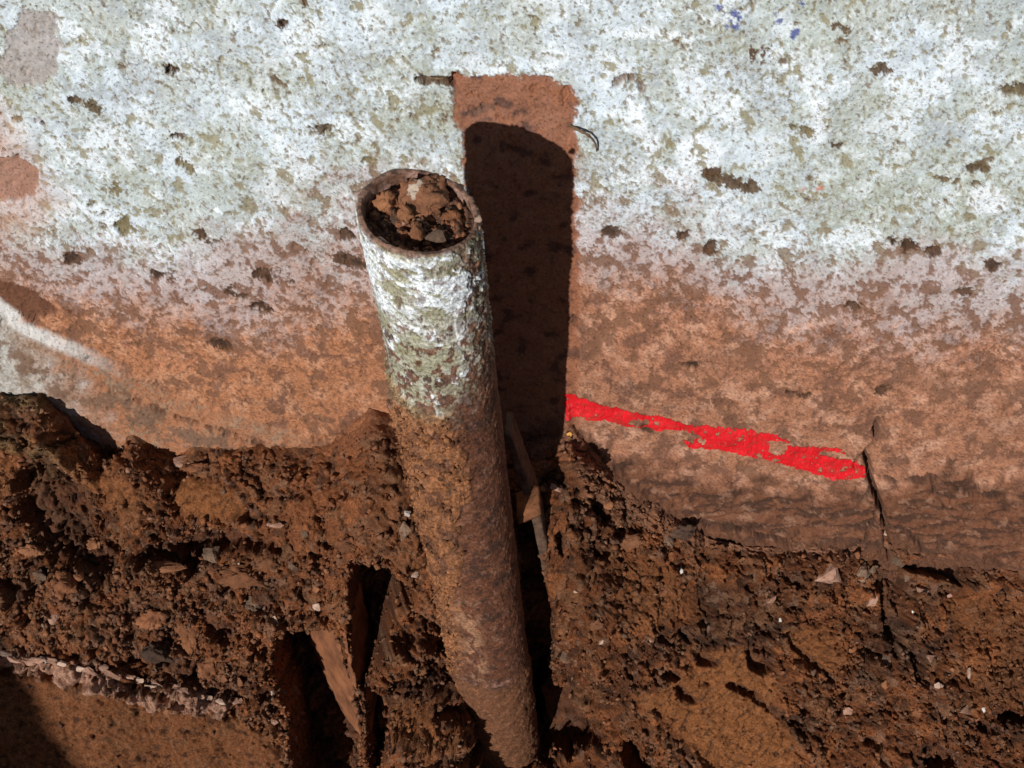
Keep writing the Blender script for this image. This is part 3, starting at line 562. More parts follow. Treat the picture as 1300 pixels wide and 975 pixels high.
# lip and bore
ni = 34; zi = np.linspace(0, -.12, ni)[None]; rows_in = []; cin = []
tw = top_wob[0]
lipn = fbm(ph * .045, ph * 0, 200, 3, 91)
for r_, z_ in [((R0 + RI) / 2 + .0009, .0004), ((R0 + RI) / 2 - .0009, .0004), (RI + .0002, .0001)] + [(RI - .0002, -z) for z in np.linspace(.0015, .13, 46)]:
    rn = r_ + .0005 * fbm(ph * .045, np.full_like(ph, z_), 120, 3, 92)
    rows_in.append(np.stack([rn * np.sin(ph), -rn * np.cos(ph), z_ + tw + .0006 * lipn * (z_ > -.001)], -1))
    cc = np.zeros((len(ph), 3), f32); far = sstep(1.6, 2.2, np.abs(ph + .3))
    if z_ > -.001: cc[:] = C3(.22, .12, .08); cc = cmix(cc, C3(.07, .035, .022), sstep(-.1, .3, fbm(ph * .045, np.full_like(ph, z_), 150, 3, 93)))
    else: cc[:] = C3(.30, .18, .14); cc = cmix(cc, C3(.15, .075, .045), sstep(-.1, .3, fbm(ph * .045, np.full_like(ph, z_), 60, 3, 94)))
    cin.append(cc)
PP = np.concatenate([np.stack(rows_in[::-1]), outer]); CP = np.concatenate([np.stack(cin[::-1]), cp])
m_pipe = mat_attr('rusted_painted_steel', scale=1400, var=.38, bump=.8, bdist=.0009, rough=.72, spec=.35, grain=300, lo=.4, hi=.6)
pipe = bpy.data.objects.new('steel_pipe', None); COL.objects.link(pipe); pipe.empty_display_size = .1; pipe.location = (0, 0, 0)
tag(pipe, 'upright rusty steel pipe with flaking white paint at its open top, filled with soil', 'pipe')
link('pipe_tube', grid_mesh('pipe_tube', PP, np.clip(CP, .01, .85), wrap=True, flip=False), m_pipe, pipe)

PIPE_CLAY = (outer.reshape(-1, 3), clm.ravel(), cp.reshape(-1, 3))
# ================================================================== stones and clods
def rock_mesh(name, seed, n=16, sub=0, jag=.12, flat=1.0):
    r = random.Random(seed); bm = bmesh.new()
    for i in range(n):
        v = Vector((r.gauss(0, 1), r.gauss(0, 1), r.gauss(0, 1))).normalized() * (1 - r.random() * .28); bm.verts.new(v)
    bmesh.ops.convex_hull(bm, input=bm.verts)
    for v in [v for v in bm.verts if not v.link_faces]: bm.verts.remove(v)
    if sub:
        bmesh.ops.subdivide_edges(bm, edges=bm.edges, cuts=sub, use_grid_fill=True, smooth=.35 if jag > .2 else 0)
        bmesh.ops.triangulate(bm, faces=bm.faces)
        P_ = np.array([v.co[:] for v in bm.verts])
        n1 = fbm(P_[:, 0] + P_[:, 2] * .7, P_[:, 1] - P_[:, 2] * .6, 1.7, 4, 100 + seed % 7) + (.6 * fbm(P_[:, 0] - P_[:, 2] * .5, P_[:, 1] + P_[:, 2] * .6, 4.2, 3, 108, .7) if jag > .2 else 0)
        for v, k in zip(bm.verts, n1): v.co *= 1 + jag * float(k) * 1.6
    for v in bm.verts: v.co.z *= flat
    me = bpy.data.meshes.new(name); bm.to_mesh(me); bm.free()
    if sub: me.polygons.foreach_set('use_smooth', np.ones(len(me.polygons), bool))
    return me
MS = {
 'brown': mat_rock('brown_soil_clod', (.09, .034, .015), (.22, .088, .038)),
 'orange': mat_rock('orange_clay_clod', (.15, .06, .026), (.26, .115, .055)),
 'pink': mat_rock('pink_sandstone', (.22, .11, .07), (.42, .25, .18), 90),
 'pale': mat_rock('pale_mortar', (.30, .19, .13), (.50, .36, .28), 90),
 'grey': mat_rock('grey_mortar', (.08, .05, .034), (.20, .125, .08), 80),
 'white': mat_rock('white_plaster_crumb', (.55, .48, .42), (.72, .68, .62), 120),
 'gold': mat_rock('yellow_leaf', (.45, .22, .05), (.60, .32, .08), 120),
 'black': mat_rock('dark_soil_clod', (.045, .026, .018), (.10, .055, .035)),
}
def place(name, me, pos, scale, rot, mat, label, cat, group=None):
    o = bpy.data.objects.new(name, me); COL.objects.link(o); o.location = pos; o.scale = scale; o.rotation_euler = rot
    if not me.materials: me.materials.append(mat)
    o.material_slots[0].link = 'OBJECT'; o.material_slots[0].material = mat
    tag(o, label, cat, group); return o
def seat_rot(nrm, ang):
    zq = nrm.to_track_quat('Z', 'Y'); return (zq.to_matrix() @ Matrix.Rotation(ang, 3, 'Z')).to_euler()
NAMED = [
 (1172, 748, 10, 7, 10, 'pink', 'stone', 'pink chip nearest below the hollow at the right, left of a smaller one'),
 (1108, 722, 9, 6, -30, 'grey', 'stone', 'small wedge shaped stone touching the right side of the round greyish brown stone'),
 (1150, 735, 8, 8, 0, 'grey', 'stone', 'small brown stone standing in the deep crack of the right bank'),
 (910, 700, 13, 8, 10, 'brown', 'soil_clod', 'brown clod hanging just under the long crack'),
 (940, 715, 8, 6, 0, 'orange', 'stone', 'small orange stone below the clod under the long crack'),
 (800, 690, 16, 10, -10, 'orange', 'soil_clod', 'flat orange clod on the bank below the left half of the red line'),
 (1195, 870, 8, 5, 0, 'pale', 'stone', 'pale flat chip left of the upright pale sliver'),
 (1165, 905, 9, 7, 0, 'brown', 'soil_clod', 'brown clod left of the rounded pinkish stone near the lower right corner'),
 (1075, 905, 8, 6, 10, 'pink', 'stone', 'dull pink stone low in the bank under the flat orange chip'),
 (742, 900, 8, 6, 0, 'orange', 'stone', 'orange brown stone low on the bank right of the foot of the pipe'),
 (716, 835, 7, 9, 0, 'grey', 'stone', 'upright grey brown stone at the edge of the dark gap right of the pipe'), # px, py, rx, ry, angle, colour, name, label
 (1055, 727, 19, 21, 10, 'pink', 'stone', 'large pale pink angular stone in the earth bank at the right'),
 (1090, 730, 17, 15, 0, 'grey', 'stone', 'round greyish brown stone just right of the large pale pink one'),
 (1106, 764, 14, 8, -40, 'pink', 'stone', 'elongated pink stone below the round greyish brown stone'),
 (981, 760, 12, 6, -8, 'pink', 'stone', 'small blocky pinkish stone left of and below the large pale pink one'),
 (988, 785, 4, 6, 20, 'white', 'pebble', 'tiny white pebble just below the blocky pinkish stone'),
 (866, 723, 3.5, 6, 0, 'white', 'pebble', 'tiny upright white pebble in dark soil below the red line'),
 (1148, 692, 6, 9, 20, 'pale', 'stone', 'pale oval stone lodged beside the foot of the wall crack'),
 (1128, 677, 8, 5, 0, 'pale', 'stone', 'small pale flat chip at the very foot of the wall crack'),
 (1140, 712, 12, 11, 20, 'grey', 'stone', 'brown rounded stone under the pale oval stone by the crack'),
 (1125, 838, 17, 14, 0, 'grey', 'stone', 'grey brown triangular stone low in the right bank'),
 (1123, 870, 10, 6, 0, 'orange', 'stone', 'flat orange chip just under the grey brown triangular stone'),
 (1228, 900, 9, 8, 0, 'pink', 'stone', 'rounded pinkish stone near the lower right corner'),
 (1251, 902, 4, 4, 0, 'white', 'pebble', 'tiny white pebble right of the rounded pinkish stone'),
 (1231, 852, 3.5, 11, 5, 'pale', 'stone', 'upright pale sliver of stone at the right edge of the bank'),
 (1156, 777, 3, 3, 0, 'white', 'pebble', 'tiny bright round pebble beside the deep crack in the right bank'),
 (1181, 835, 10, 8, 0, 'pink', 'stone', 'dull pink stone between the triangular stone and the pale sliver'),
 (1205, 757, 9, 6, -20, 'pink', 'stone', 'small pink chip under the hollow at the far right'),
 (764, 817, 6, 6, 0, 'pale', 'pebble', 'round pale pebble low on the bank right of the pipe'),
 (757, 795, 10, 8, 0, 'orange', 'soil_clod', 'bright orange crumbly clod just above the round pale pebble'),
 (730, 753, 4, 4, 0, 'pale', 'pebble', 'small pale pebble halfway down beside the pipe, on its right'),
 (722, 549, 7, 4, 25, 'gold', 'dry_leaf', 'small yellow leaf fragment at the left end of the red line, under it'),
 (691, 619, 8, 6, 10, 'orange', 'stone', 'left one of two flat tan stones on the lip beside the pipe shadow'),
 (706, 619, 9, 6, 15, 'pink', 'stone', 'right one of two flat tan stones on the lip beside the pipe shadow'),
 (655, 546, 8, 13, -30, 'grey', 'brick_fragment', 'broken oblong fragment in the pipe shadow at the foot of the wall'),
 (680, 578, 9, 7, 20, 'grey', 'stone', 'squarish grey stone in the pipe shadow under the oblong fragment'),
 (672, 560, 10, 7, 0, 'black', 'stone', 'dark stone between the oblong fragment and the squarish grey stone'),
 (850, 687, 12, 8, 30, 'grey', 'stone', 'grey brown stone under the left end of the long crack'),
 (868, 678, 14, 9, -10, 'black', 'soil_clod', 'dark clod wedged in the left end of the long crack'),
 (268, 703, 15, 16, 0, 'grey', 'stone', 'rounded grey brown stone in the left bank'),
 (206, 722, 38, 14, -6, 'orange', 'stone', 'long flat stone slab with a pink edge in the left bank'),
 (228, 584, 13, 11, 10, 'pink', 'stone', 'pinkish stone lodged under the wall foot at the left'),
 (250, 592, 16, 6, -5, 'brown', 'soil_clod', 'flat brown clod right of the pinkish stone under the wall foot'),
 (70, 783, 11, 10, 0, 'pink', 'stone', 'round tan stone standing above the pale crust at the far left'),
 (58, 838, 7, 5, 0, 'white', 'pebble', 'whitish pebble lying on the pale crust at the far left'),
 (353, 785, 6, 12, -30, 'pale', 'pebble', 'oblong yellowish pebble at the top of the dark slot'),
 (405, 768, 8, 8, 0, 'pale', 'pebble', 'round pale pebble above the orange clay wedge'),
 (405, 750, 8, 8, 0, 'orange', 'stone', 'small orange stone just above the round pale pebble by the wedge'),
 (385, 678, 7, 7, 0, 'grey', 'pebble', 'round grey pebble in the soil between the wall foot and the slot'),
 (350, 669, 12, 5, 5, 'pink', 'stone', 'flat light brown chip left of the round grey pebble'),
 (528, 730, 6, 7, 0, 'pale', 'pebble', 'pale pebble tucked in the soil left of the pipe'),
 (285, 861, 11, 9, 0, 'orange', 'stone', 'orange brown rounded stone above the smooth clay slab'),
 (345, 917, 9, 6, 30, 'pink', 'stone', 'flat pink chip on the edge of the smooth clay slab by the slot'),
 (216, 907, 9, 7, 20, 'orange', 'stone', 'brown stone half sunk in the middle of the smooth clay slab'),
 (300, 730, 30, 16, 5, 'brown', 'soil_clod', 'large crumbly brown clod right of the rounded grey brown stone'),
 (345, 715, 15, 13, 30, 'brown', 'soil_clod', 'angular brown clod right of the large crumbly clod'),
 (372, 718, 7, 8, 0, 'grey', 'stone', 'small grey brown stone right of the angular brown clod'),
 (238, 812, 15, 24, -20, 'brown', 'soil_clod', 'tall crumbly clod above the smooth clay slab'),
 (265, 848, 15, 16, 0, 'brown', 'soil_clod', 'crumbly clod just left of the orange brown rounded stone'),
 (195, 785, 20, 14, 0, 'brown', 'soil_clod', 'brown clod under the long flat stone slab'),
 (195, 830, 18, 14, 0, 'black', 'soil_clod', 'dark clod low in the left bank above the pale crust'),
 (80, 742, 18, 18, 0, 'brown', 'soil_clod', 'lumpy brown clod at the far left above the round tan stone'),
 (52, 730, 12, 10, 0, 'grey', 'stone', 'greyish stone left of the lumpy brown clod'),
 (320, 770, 14, 16, 0, 'grey', 'soil_clod', 'greyish clod above the dark slot, left of the oblong pebble'),
 (520, 652, 7, 6, 30, 'white', 'plaster_crumb', 'white plaster crumb stuck in the soil against the left side of the pipe'),
 (518, 674, 9, 15, 10, 'grey', 'stone', 'grey gritty lump below the white crumb against the pipe'),
 (488, 495, 11, 14, 0, 'grey', 'soil_clod', 'dark crust lump in the corner between wall and pipe'),
 (484, 510, 10, 9, 0, 'black', 'soil_clod', 'black crumb below the crust lump between wall and pipe'),
 (40, 697, 14, 8, 0, 'orange', 'soil_clod', 'orange clod beside the dark hollow at the far left'),
 (120, 690, 12, 10, 0, 'orange', 'soil_clod', 'small orange clod at the foot of the dark hollow'),
 (445, 690, 16, 12, 0, 'brown', 'soil_clod', 'brown clod overhanging the dark hole left of the pipe'),
]
for i, (px, py, rx, ry, an, cn, nm, lb) in enumerate(NAMED):
    pos, nrm, dz = seat(px, py); s = dz / FPX
    if cn == 'gold':
        me = rock_mesh(nm, 300 + i, 10, 1, .05)
    elif nm == 'soil_clod': me = rock_mesh(nm, 300 + i, 26, 5, .36)
    else: me = rock_mesh(nm, 300 + i, 11, 3 if rx > 6 else 1, .16); me.polygons.foreach_set('use_smooth', np.zeros(len(me.polygons), bool))
    toward = (Vector(CAM) - pos).normalized()
    M3 = Matrix((Vector(M.to_3x3().col[0]), Vector(M.to_3x3().col[1]), Vector(M.to_3x3().col[2]))).transposed() @ Matrix.Rotation(math.radians(-an), 3, 'Z')
    o = place(nm, me, pos - toward * .05 * min(rx, ry) * s, (rx * s * 1.08, ry * s * 1.08, min(rx, ry) * s * (.22 if cn == 'gold' else .85)), M3.to_euler(), MS[cn], lb, {'soil_clod': 'clod', 'brick_fragment': 'brick fragment', 'dry_leaf': 'leaf', 'plaster_crumb': 'plaster crumb'}.get(nm, nm))

CR = np.array([(4, 828), (36, 832), (66, 836), (98, 844), (128, 848), (158, 856), (190, 862), (222, 868), (252, 880), (282, 886)])
for i, (px, py) in enumerate(CR):
    for k in range(2):
        qx, qy = px + k * 15 + random.uniform(-3, 3), py + k * 3 + random.uniform(-4, 4) + 4; pos, nrm, dz = seat(qx, qy); s_ = dz / FPX
        me = rock_mesh('crust_flake', 1300 + 2 * i + k, 12, 2, .2); me.polygons.foreach_set('use_smooth', np.zeros(len(me.polygons), bool))
        M3 = M.to_3x3() @ Matrix.Rotation(math.radians(-14 + random.uniform(-12, 12)), 3, 'Z') @ Matrix.Rotation(random.uniform(-.3, .3), 3, 'X')
        place('crust_flake', me, pos, (random.uniform(11, 17) * s_, random.uniform(4, 7) * s_, 4 * s_), M3.to_euler(), MS['pink'] if (i + k) % 3 else MS['pale'], 'flat pale flake in the light crust along the upper edge of the smooth clay slab', 'crust flake', 'pale flakes along the edge of the clay slab')
# loose clods one could pick up, and the finest crumbs as one mass
vis = (bx0 > -20) & (bx0 < 1320) & (SS > .075) & (by0 < 990) & ((clay < .6) | (RNG.random(clay.shape) < .05)) & (deep < .97)
area = np.linalg.norm(np.cross(np.gradient(PB, axis=1), np.gradient(PB, axis=0)), axis=-1)
crust = B([(-300, 816), (0, 820), (60, 826), (150, 848), (285, 878), (300, 890), (285, 899), (150, 873), (60, 851), (0, 845), (-300, 842)], .004)
vis &= crust < .3; ids = np.flatnonzero(vis.ravel()); aw = area.ravel()[ids]; aw = np.minimum(aw, np.percentile(aw, 97) * 3); aw = aw / aw.sum(); acum = np.cumsum(aw)
def draw(n): return ids[np.minimum(np.searchsorted(acum, RNG.random(n)), len(ids) - 1)]
lib = [rock_mesh('soil_clod', 700 + k, 14, 1, .16) for k in range(12)]; libp = [rock_mesh('pebble', 740 + k, 12, 0) for k in range(8)]
PBf = PB.reshape(-1, 3); NRf = NR.reshape(-1, 3); gf = gran.ravel(); bxf = bx0.ravel(); byf = by0.ravel(); bzf = bz0.ravel(); XBf = XB.ravel()
ct = 0; placed = []
while ct < 240:
    k = int(draw(1)[0]); wgt = (.25 + .75 * (bxf[k] < 450)) * gf[k]
    if RNG.random() > wgt or (540 < bxf[k] < 670): continue
    if any((bxf[k] - a_) ** 2 + (byf[k] - b_) ** 2 < 90 for a_, b_ in placed): continue
    placed.append((bxf[k], byf[k])); r = (3.6 + 5.5 * RNG.random() ** 2.5) * bzf[k] / FPX; leftside = bxf[k] < 560
    pale = RNG.random() < .06
    me = libp[ct % 8] if pale else lib[ct % 12]
    pos = Vector((PBf[k] + NRf[k] * r * .25).tolist())
    if pale: nm, lb, g = 'pebble', 'small pale pebble scattered among many on the dug earth bank', 'pale pebbles scattered over the earth bank'
    elif leftside: nm, lb, g = 'soil_clod', 'small crumbly soil clod among many on the bank left of the pipe', 'crumbly clods on the bank left of the pipe'
    else: nm, lb, g = 'soil_clod', 'small crumbly soil clod among many on the bank right of the pipe', 'crumbly clods on the bank right of the pipe'
    cn = ('pale', 'pink')[ct % 2] if pale else random.choice(['brown', 'brown', 'orange', 'brown', 'orange', 'grey', 'brown'])
    rr_ = r * (.6 if pale else 1)
    bx_, by_ = bxf[k], byf[k]
    spot = ('at the far left' if bx_ < 150 else 'above the clay slab' if bx_ < 330 else 'between dark slot and pipe' if bx_ < 560 else
            'just right of the pipe' if bx_ < 850 else 'below the red line end' if bx_ < 1120 else 'at the far right')
    rowp = 'high up' if by_ < 640 else 'halfway down' if by_ < 780 else 'low down'
    sz = 'tiny' if r < .0062 else 'small' if r < .0085 else 'larger'
    tint = {'brown': 'brown', 'orange': 'orange brown', 'grey': 'greyish', 'black': 'dark', 'pale': 'pale', 'pink': 'pinkish'}[cn]
    lb = f"{'small' if pale else sz} {tint} {'pebble' if pale else 'crumbly clod'} {rowp} {spot}"
    place(nm, me, pos, (rr_ * (.8 + .5 * RNG.random()), rr_ * (.7 + .4 * RNG.random()), rr_ * (.7 + .4 * RNG.random())), Euler(tuple(RNG.random(3) * 6.28)), MS[cn], lb, 'pebble' if pale else 'clod', g)
    ct += 1
def crumb_mass(name, pos, nrm, rad, cols, mat, seed=1):
    r = np.random.default_rng(seed); protos = []
    for k in range(10):
        me = rock_mesh('tmp', 900 + k, 9, 0); v = np.array([x.co[:] for x in me.vertices]); fc = np.array([p.vertices[:] for p in me.polygons if len(p.vertices) == 3]); protos.append((v, fc)); bpy.data.meshes.remove(me)
    V = []; F = []; C = []; off = 0
    for i in range(len(pos)):
        v, fc = protos[i % 10]; e = Euler(tuple(r.random(3) * 6.28)).to_matrix(); Rm = np.array(e)
        q = (v * (.7 + .6 * r.random(3))) @ Rm.T * rad[i] + pos[i] + nrm[i] * rad[i] * .2
        V.append(q); F.append(fc + off); off += len(v); C.append(np.repeat(cols[i][None], len(v), 0))
    V = np.concatenate(V); F = np.concatenate(F); C = np.concatenate(C)
    me = bpy.data.meshes.new(name); me.vertices.add(len(V)); me.vertices.foreach_set('co', V.astype(f32).ravel())
    me.loops.add(F.size); me.loops.foreach_set('vertex_index', F.ravel().astype(np.int32)); me.polygons.add(len(F)); me.polygons.foreach_set('loop_start', np.arange(0, F.size, 3, dtype=np.int32)); me.polygons.foreach_set('loop_total', np.full(len(F), 3, np.int32))
    me.update(calc_edges=True); at = me.color_attributes.new('albedo', 'FLOAT_COLOR', 'POINT'); c4 = np.ones((len(V), 4), f32); c4[:, :3] = C; at.data.foreach_set('color', c4.ravel())
    return link(name, me, mat, kind='stuff')
NC = 24000
cand = draw(NC * 3); pr = (.45 + .55 * (bxf[cand] < 480)) * gf[cand]; cand = cand[RNG.random(len(cand)) < pr][:NC]
pal = np.array([[.13, .055, .028], [.22, .09, .042], [.30, .135, .065], [.08, .04, .025], [.34, .19, .12], [.18, .10, .065], [.45, .34, .27]]); pi_ = RNG.choice(7, len(cand), p=[.28, .26, .16, .14, .07, .06, .03])
rad = (.0011 + .0040 * RNG.random(len(cand)) ** 3.5); rad[pi_ == 6] *= .6
m_cr = mat_attr('soil_crumbs', var=.3, bump=.8, bdist=.001, grain=500)
crumbs = crumb_mass('soil_crumbs', PBf[cand], NRf[cand], rad, (np.clip(cb, .01, .5).reshape(-1, 3)[cand] * .75 + pal[pi_] * .22) * (.7 + .6 * RNG.random((len(cand), 1))), m_cr)
tag(crumbs, 'fine reddish crumbs of soil spread over the dug bank', 'soil crumbs')

# ------------------------------------------------------------------ soil filling the mouth of the pipe
rg, tg = np.meshgrid(np.linspace(0, 1, 70), np.linspace(0, 2 * np.pi, 150, endpoint=False), indexing='ij')
fx_ = rg * (RI + .001) * np.cos(tg); fy_ = rg * (RI + .001) * np.sin(tg)
F1, F2, ID = worley(fx_ * 110 + .3, fy_ * 110 + .7, 31)
F1b, F2b, IDb = worley(fx_ * 260, fy_ * 260, 32)
fz = -.018 + .06 * fy_ + .04 * fx_ + .006 * np.sqrt(np.clip(1 - (F1 / .65) ** 2, 0, 1)) * (ID + .3) + .0025 * np.sqrt(np.clip(1 - (F1b / .65) ** 2, 0, 1)) + .002 * fbm(fx_, fy_, 150, 3, 110)
fc_ = np.zeros(fz.shape + (3,), f32); fc_[:] = C3(.13, .06, .034); fc_ = cmix(fc_, C3(.24, .10, .05), ID > .6); fc_ = cmix(fc_, C3(.07, .045, .035), (IDb < .35) * .8)
fz = fz - .23 * fx_
link('soil_fill', grid_mesh('soil_fill', np.stack([fx_, fy_, fz], -1), fc_, wrap=True, flip=False), m_soil, label='dark loose soil packed inside the mouth of the pipe', cat='soil', kind='stuff')
def at_top(px, py, z):
    d = ray(px, py); t = (z - CAM[2]) / d[2]; return Vector(CAM + t * d)
PIPE_ROCKS = [
 (536, 254, 38, 30, -25, -.013, 'clod_mix', 'soil_clod', 'big rust brown clod with a whitish crust in the pipe mouth'),
 (487, 257, 15, 15, 0, -.014, 'orange', 'soil_clod', 'smaller brown clod left of the big one in the pipe mouth'),
 (487, 303, 9, 8, 10, -.010, 'pale', 'pebble', 'pale squarish pebble at the near left inside the pipe mouth'),
 (554, 300, 17, 12, -10, -.011, 'grey', 'stone', 'grey brown stone at the near side inside the pipe mouth'),
 (529, 297, 11, 13, 0, -.012, 'orange', 'soil_clod', 'orange brown clod left of the grey brown stone in the pipe mouth'),
 (572, 277, 13, 11, 0, -.014, 'brown', 'soil_clod', 'dark brown clod at the right inside the pipe mouth'),
 (553, 225, 6, 5, 0, -.003, 'pink', 'pebble', 'small tan pebble at the far side of the pipe mouth'),
 (505, 280, 12, 9, 0, -.018, 'black', 'soil_clod', 'blackish clod under the big one at the left of the pipe mouth'),
 (500, 230, 8, 6, 0, -.016, 'brown', 'soil_clod', 'small brown clod at the far left of the pipe mouth'),
 (583, 262, 5, 7, 0, -.008, 'orange', 'pebble', 'tiny orange pebble against the right inside of the rim'),
 (515, 272, 10, 11, 0, -.010, 'orange', 'soil_clod', 'orange lower knob leaning on the big clod in the pipe mouth'),
 (513, 283, 4, 4, 0, -.012, 'pink', 'pebble', 'tiny tan pebble below the orange knob in the pipe mouth'),
]
mm = mat_rock('crusted_clod', (.13, .055, .03), (.26, .115, .055), 70)
n_ = mm.node_tree.nodes; L_ = mm.node_tree.links; cr2 = n_.new('ShaderNodeValToRGB'); nz_ = n_.new('ShaderNodeTexNoise'); nz_.inputs['Scale'].default_value = 75; nz_.inputs['Detail'].default_value = 5
tc_ = n_.new('ShaderNodeTexCoord'); sx_ = n_.new('ShaderNodeVectorMath'); sx_.operation = 'DISTANCE'; sx_.inputs[1].default_value = (-.1, .45, .75)
L_.new(tc_.outputs['Object'], sx_.inputs[0]); ge_ = n_.new('ShaderNodeNewGeometry'); L_.new(ge_.outputs['Position'], nz_.inputs['Vector'])
md = n_.new('ShaderNodeMath'); md.operation = 'MULTIPLY_ADD'; md.inputs[1].default_value = 1.4; L_.new(nz_.outputs['Fac'], md.inputs[0]); L_.new(sx_.outputs['Value'], md.inputs[2])
cr2.color_ramp.elements[0].position = .93; cr2.color_ramp.elements[1].position = 1.02; L_.new(md.outputs[0], cr2.inputs[0])
mx = n_.new('ShaderNodeMix'); mx.data_type = 'RGBA'; mx.inputs[6].default_value = (.45, .36, .28, 1); L_.new(cr2.outputs[0], mx.inputs[0])
old_link = n_['Principled BSDF'].inputs['Base Color'].links[0]; src = old_link.from_socket; L_.new(src, mx.inputs[7]); L_.new(mx.outputs[2], n_['Principled BSDF'].inputs['Base Color'])
MS['clod_mix'] = mm
Mc = M.to_3x3()
for i, (px, py, rx, ry, an, z, cn, nm, lb) in enumerate(PIPE_ROCKS):
    pos = at_top(px, py, z); pos = at_top(px, py, z + .004 - .23 * pos.x); s = .99 / FPX
    me = rock_mesh(nm, 400 + i, 28 if nm == 'soil_clod' else 14, (5 if rx > 30 else 3) if nm == 'soil_clod' else 1, .34 if nm == 'soil_clod' else .08)
    place(nm, me, pos, (rx * s * 1.05, ry * s * 1.05, min(rx, ry) * s * .8), (Mc @ Matrix.Rotation(math.radians(-an), 3, 'Z')).to_euler(), MS[cn], lb, 'clod' if nm == 'soil_clod' else nm)
# crumbs on the fill
k = RNG.integers(fz.size, size=260); fp = np.stack([fx_.ravel()[k], fy_.ravel()[k], fz.ravel()[k]], -1); fp[:, :2] *= .94
oc = crumb_mass('pipe_crumbs', fp, np.tile([0, 0, 1.0], (260, 1)), .0009 + .002 * RNG.random(260) ** 2, pal[RNG.choice(6, 260)], m_cr, 5); tag(oc, 'fine crumbs lying on the soil inside the pipe mouth', 'soil crumbs')
# crumbs of earth sticking to the clay on the flank of the pipe
_pp, _cm, _cc = PIPE_CLAY; _w = np.flatnonzero((_cm > .6) & (_pp[:, 2] > -1.0)); _k = _w[RNG.integers(len(_w), size=1500)]; _n = _pp[_k] * [1, 1, 0]; _n /= np.linalg.norm(_n, axis=1)[:, None]
oc = crumb_mass('clay_crumbs', _pp[_k], _n, .0010 + .0035 * RNG.random(1500) ** 3, np.clip(_cc[_k], .02, .5) * (.6 + .6 * RNG.random((1500, 1))), m_cr, 6); oc.parent = pipe
# weld bead outside the rim at the right
for px, py, r_, sd_ in ((611, 296, 6, 1), (613, 318, 3.5, 2), (614, 306, 3, 3)):
    me = rock_mesh('weld_bead', 500 + sd_, 18, 2, .15); d = Vector((math.sin(1.35), -math.cos(1.35), 0)) * (R0 + .0006)
    zz_ = pz(py, d.y); o = bpy.data.objects.new('weld_bead', me); COL.objects.link(o); me.materials.append(MS['pale']); o.parent = pipe
    o.location = (d.x, d.y, zz_ + .012); s = r_ * .6e-3; o.scale = (s, s, s * 1.4)

# ------------------------------------------------------------------ tubes and slabs
def tube(name, pts, rad, mat, label, cat):
    P_ = [Vector(p) for p in pts]; Q = []
    for i in range(len(P_) - 1):
        p0, p1, p2, p3 = P_[max(i - 1, 0)], P_[i], P_[i + 1], P_[min(i + 2, len(P_) - 1)]
        for j in range(6):
            t = j / 6; Q.append(.5 * ((2 * p1) + (-p0 + p2) * t + (2 * p0 - 5 * p1 + 4 * p2 - p3) * t * t + (-p0 + 3 * p1 - 3 * p2 + p3) * t ** 3))
    Q.append(P_[-1]); bm = bmesh.new(); prev = None; n = len(Q)
    for i, q_ in enumerate(Q):
        t = (Q[min(i + 1, n - 1)] - Q[max(i - 1, 0)]).normalized(); x = t.cross(Vector((.2, .9, .3))).normalized(); y = t.cross(x)
        r = rad * (1 - .6 * i / n) * (1 + .2 * math.sin(i * 1.7)); ring = [bm.verts.new(q_ + (x * math.cos(a) + y * math.sin(a)) * r) for a in np.linspace(0, 2 * math.pi, 8, endpoint=False)]
        if prev:
            for k in range(8): bm.faces.new((prev[k], prev[(k + 1) % 8], ring[(k + 1) % 8], ring[k])).smooth = True
        else: bm.faces.new(ring[::-1])
        prev = ring
    bm.faces.new(prev); me = bpy.data.meshes.new(name); bm.to_mesh(me); bm.free(); return link(name, me, mat, label=label, cat=cat)
def wpt(px, py, off):
    x, z = at_wall(px, py); h, _ = wall_fields(np.array([[x]]), np.array([[z]])); return (x, float(wall_y(x, z) - h[0, 0]) - off, z)
m_root = mat_rock('dry_root', (.10, .06, .035), (.20, .13, .08), 200)
tube('root', [wpt(722, 164, -.003), wpt(734, 160, .006), wpt(746, 164, .008), wpt(754, 174, .007), wpt(757, 188, .003)], .0016, m_root, 'thin curled brown root sticking out of the wall beside the pipe shadow', 'root')
tube('root', [wpt(574, 104, -.002), wpt(562, 96, .004), wpt(545, 95, .003)], .001, m_root, 'short dark rootlet at the top left corner of the unpainted strip', 'root')

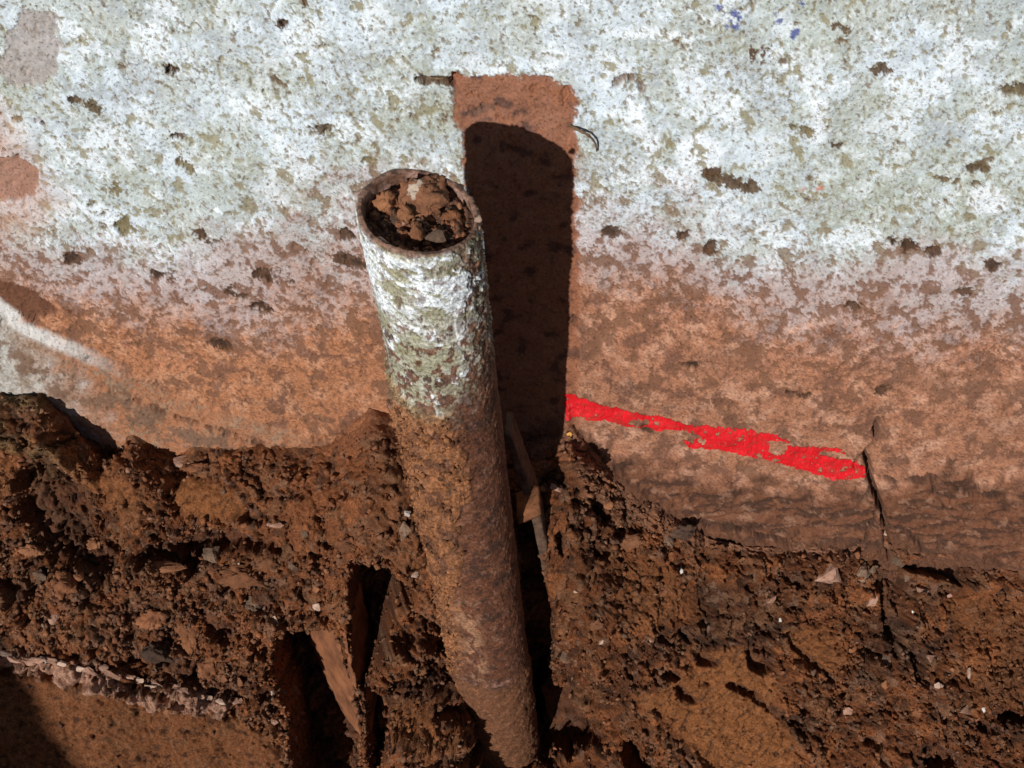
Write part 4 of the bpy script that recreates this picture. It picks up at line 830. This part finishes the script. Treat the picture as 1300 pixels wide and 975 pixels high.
def slab_obj(name, front, back_off, mat, label, cat, cuts=5, jag=.0012, seed=1, parent=None):
    """irregular slab: front outline (3D points) extruded by back_off, edges broken"""
    bm = bmesh.new(); f = [bm.verts.new(p) for p in front]; face = bm.faces.new(f)
    ret = bmesh.ops.extrude_face_region(bm, geom=[face]); vs_ = [v for v in ret['geom'] if isinstance(v, bmesh.types.BMVert)]; bmesh.ops.translate(bm, verts=vs_, vec=back_off)
    bmesh.ops.triangulate(bm, faces=bm.faces); bmesh.ops.subdivide_edges(bm, edges=bm.edges, cuts=cuts, use_grid_fill=True); bmesh.ops.recalc_face_normals(bm, faces=bm.faces)
    P_ = np.array([v.co[:] for v in bm.verts]); k1 = fbm(P_[:, 0] + P_[:, 1] * .6, P_[:, 2] - P_[:, 1] * .5, 90, 4, seed); k2 = fbm(P_[:, 0] - P_[:, 1] * .6, P_[:, 2] + P_[:, 1] * .5, 90, 4, seed + 3)
    for v, a_, b_ in zip(bm.verts, k1, k2): v.co += Vector((float(a_), float(b_), float(a_ - b_) * .5)) * jag
    me = bpy.data.meshes.new(name); bm.to_mesh(me); bm.free(); me.polygons.foreach_set('use_smooth', np.ones(len(me.polygons), bool)); return link(name, me, mat, parent, label=label, cat=cat)
# the orange wedge of clay left standing in the slot
m_wedge = mat_rock('orange_clay', (.11, .042, .02), (.28, .11, .048), 32, .85, .7, .001)
def on_bank(px, py, off):
    u, s_ = at_bank(px, py); y, z = bank_base(np.array([u]), np.array([s_])); return at_y(px, py, float(y[0]) + off)
wd = [on_bank(386, 796, .055), on_bank(436, 792, -.004), on_bank(446, 850, -.004), on_bank(461, 905, -.002), on_bank(470, 938, .0), on_bank(462, 940, .03), on_bank(436, 905, .045), on_bank(412, 860, .05)]
slab_obj('clay_wedge', wd, Vector((.014, .09, -.01)), m_wedge, 'smooth orange clay wedge standing in the dark slot left of the pipe', 'clay wedge', 9, .0035, 120)
# thin broken board between pipe and bank
m_board = mat_rock('weathered_board', (.035, .02, .014), (.12, .07, .045), 90)
bd = [at_y(641, 552, .04), at_y(648, 553, .04), at_y(664, 596, .04), at_y(683, 648, .03), at_y(694, 690, .03), at_y(700, 738, .03), at_y(692, 738, .03), at_y(684, 700, .03), at_y(674, 655, .03), at_y(656, 606, .04)]
slab_obj('board', bd, Vector((.004, .03, -.002)), m_board, 'thin broken board edge sticking out beside the pipe on its right', 'board', 4, .0015, 130)
bd2 = [at_y(656, 658, .012), at_y(668, 652, .012), at_y(684, 646, .012), at_y(687, 654, .012), at_y(672, 661, .012), at_y(658, 667, .012)]
slab_obj('dirt_ledge', bd2, Vector((.002, .03, .0)), MS['brown'], 'small brown ledge of dirt bridging the gap between pipe and board', 'dirt ledge', 4, .002, 131)  # ledge of dirt beside the pipe, built as a thin slab
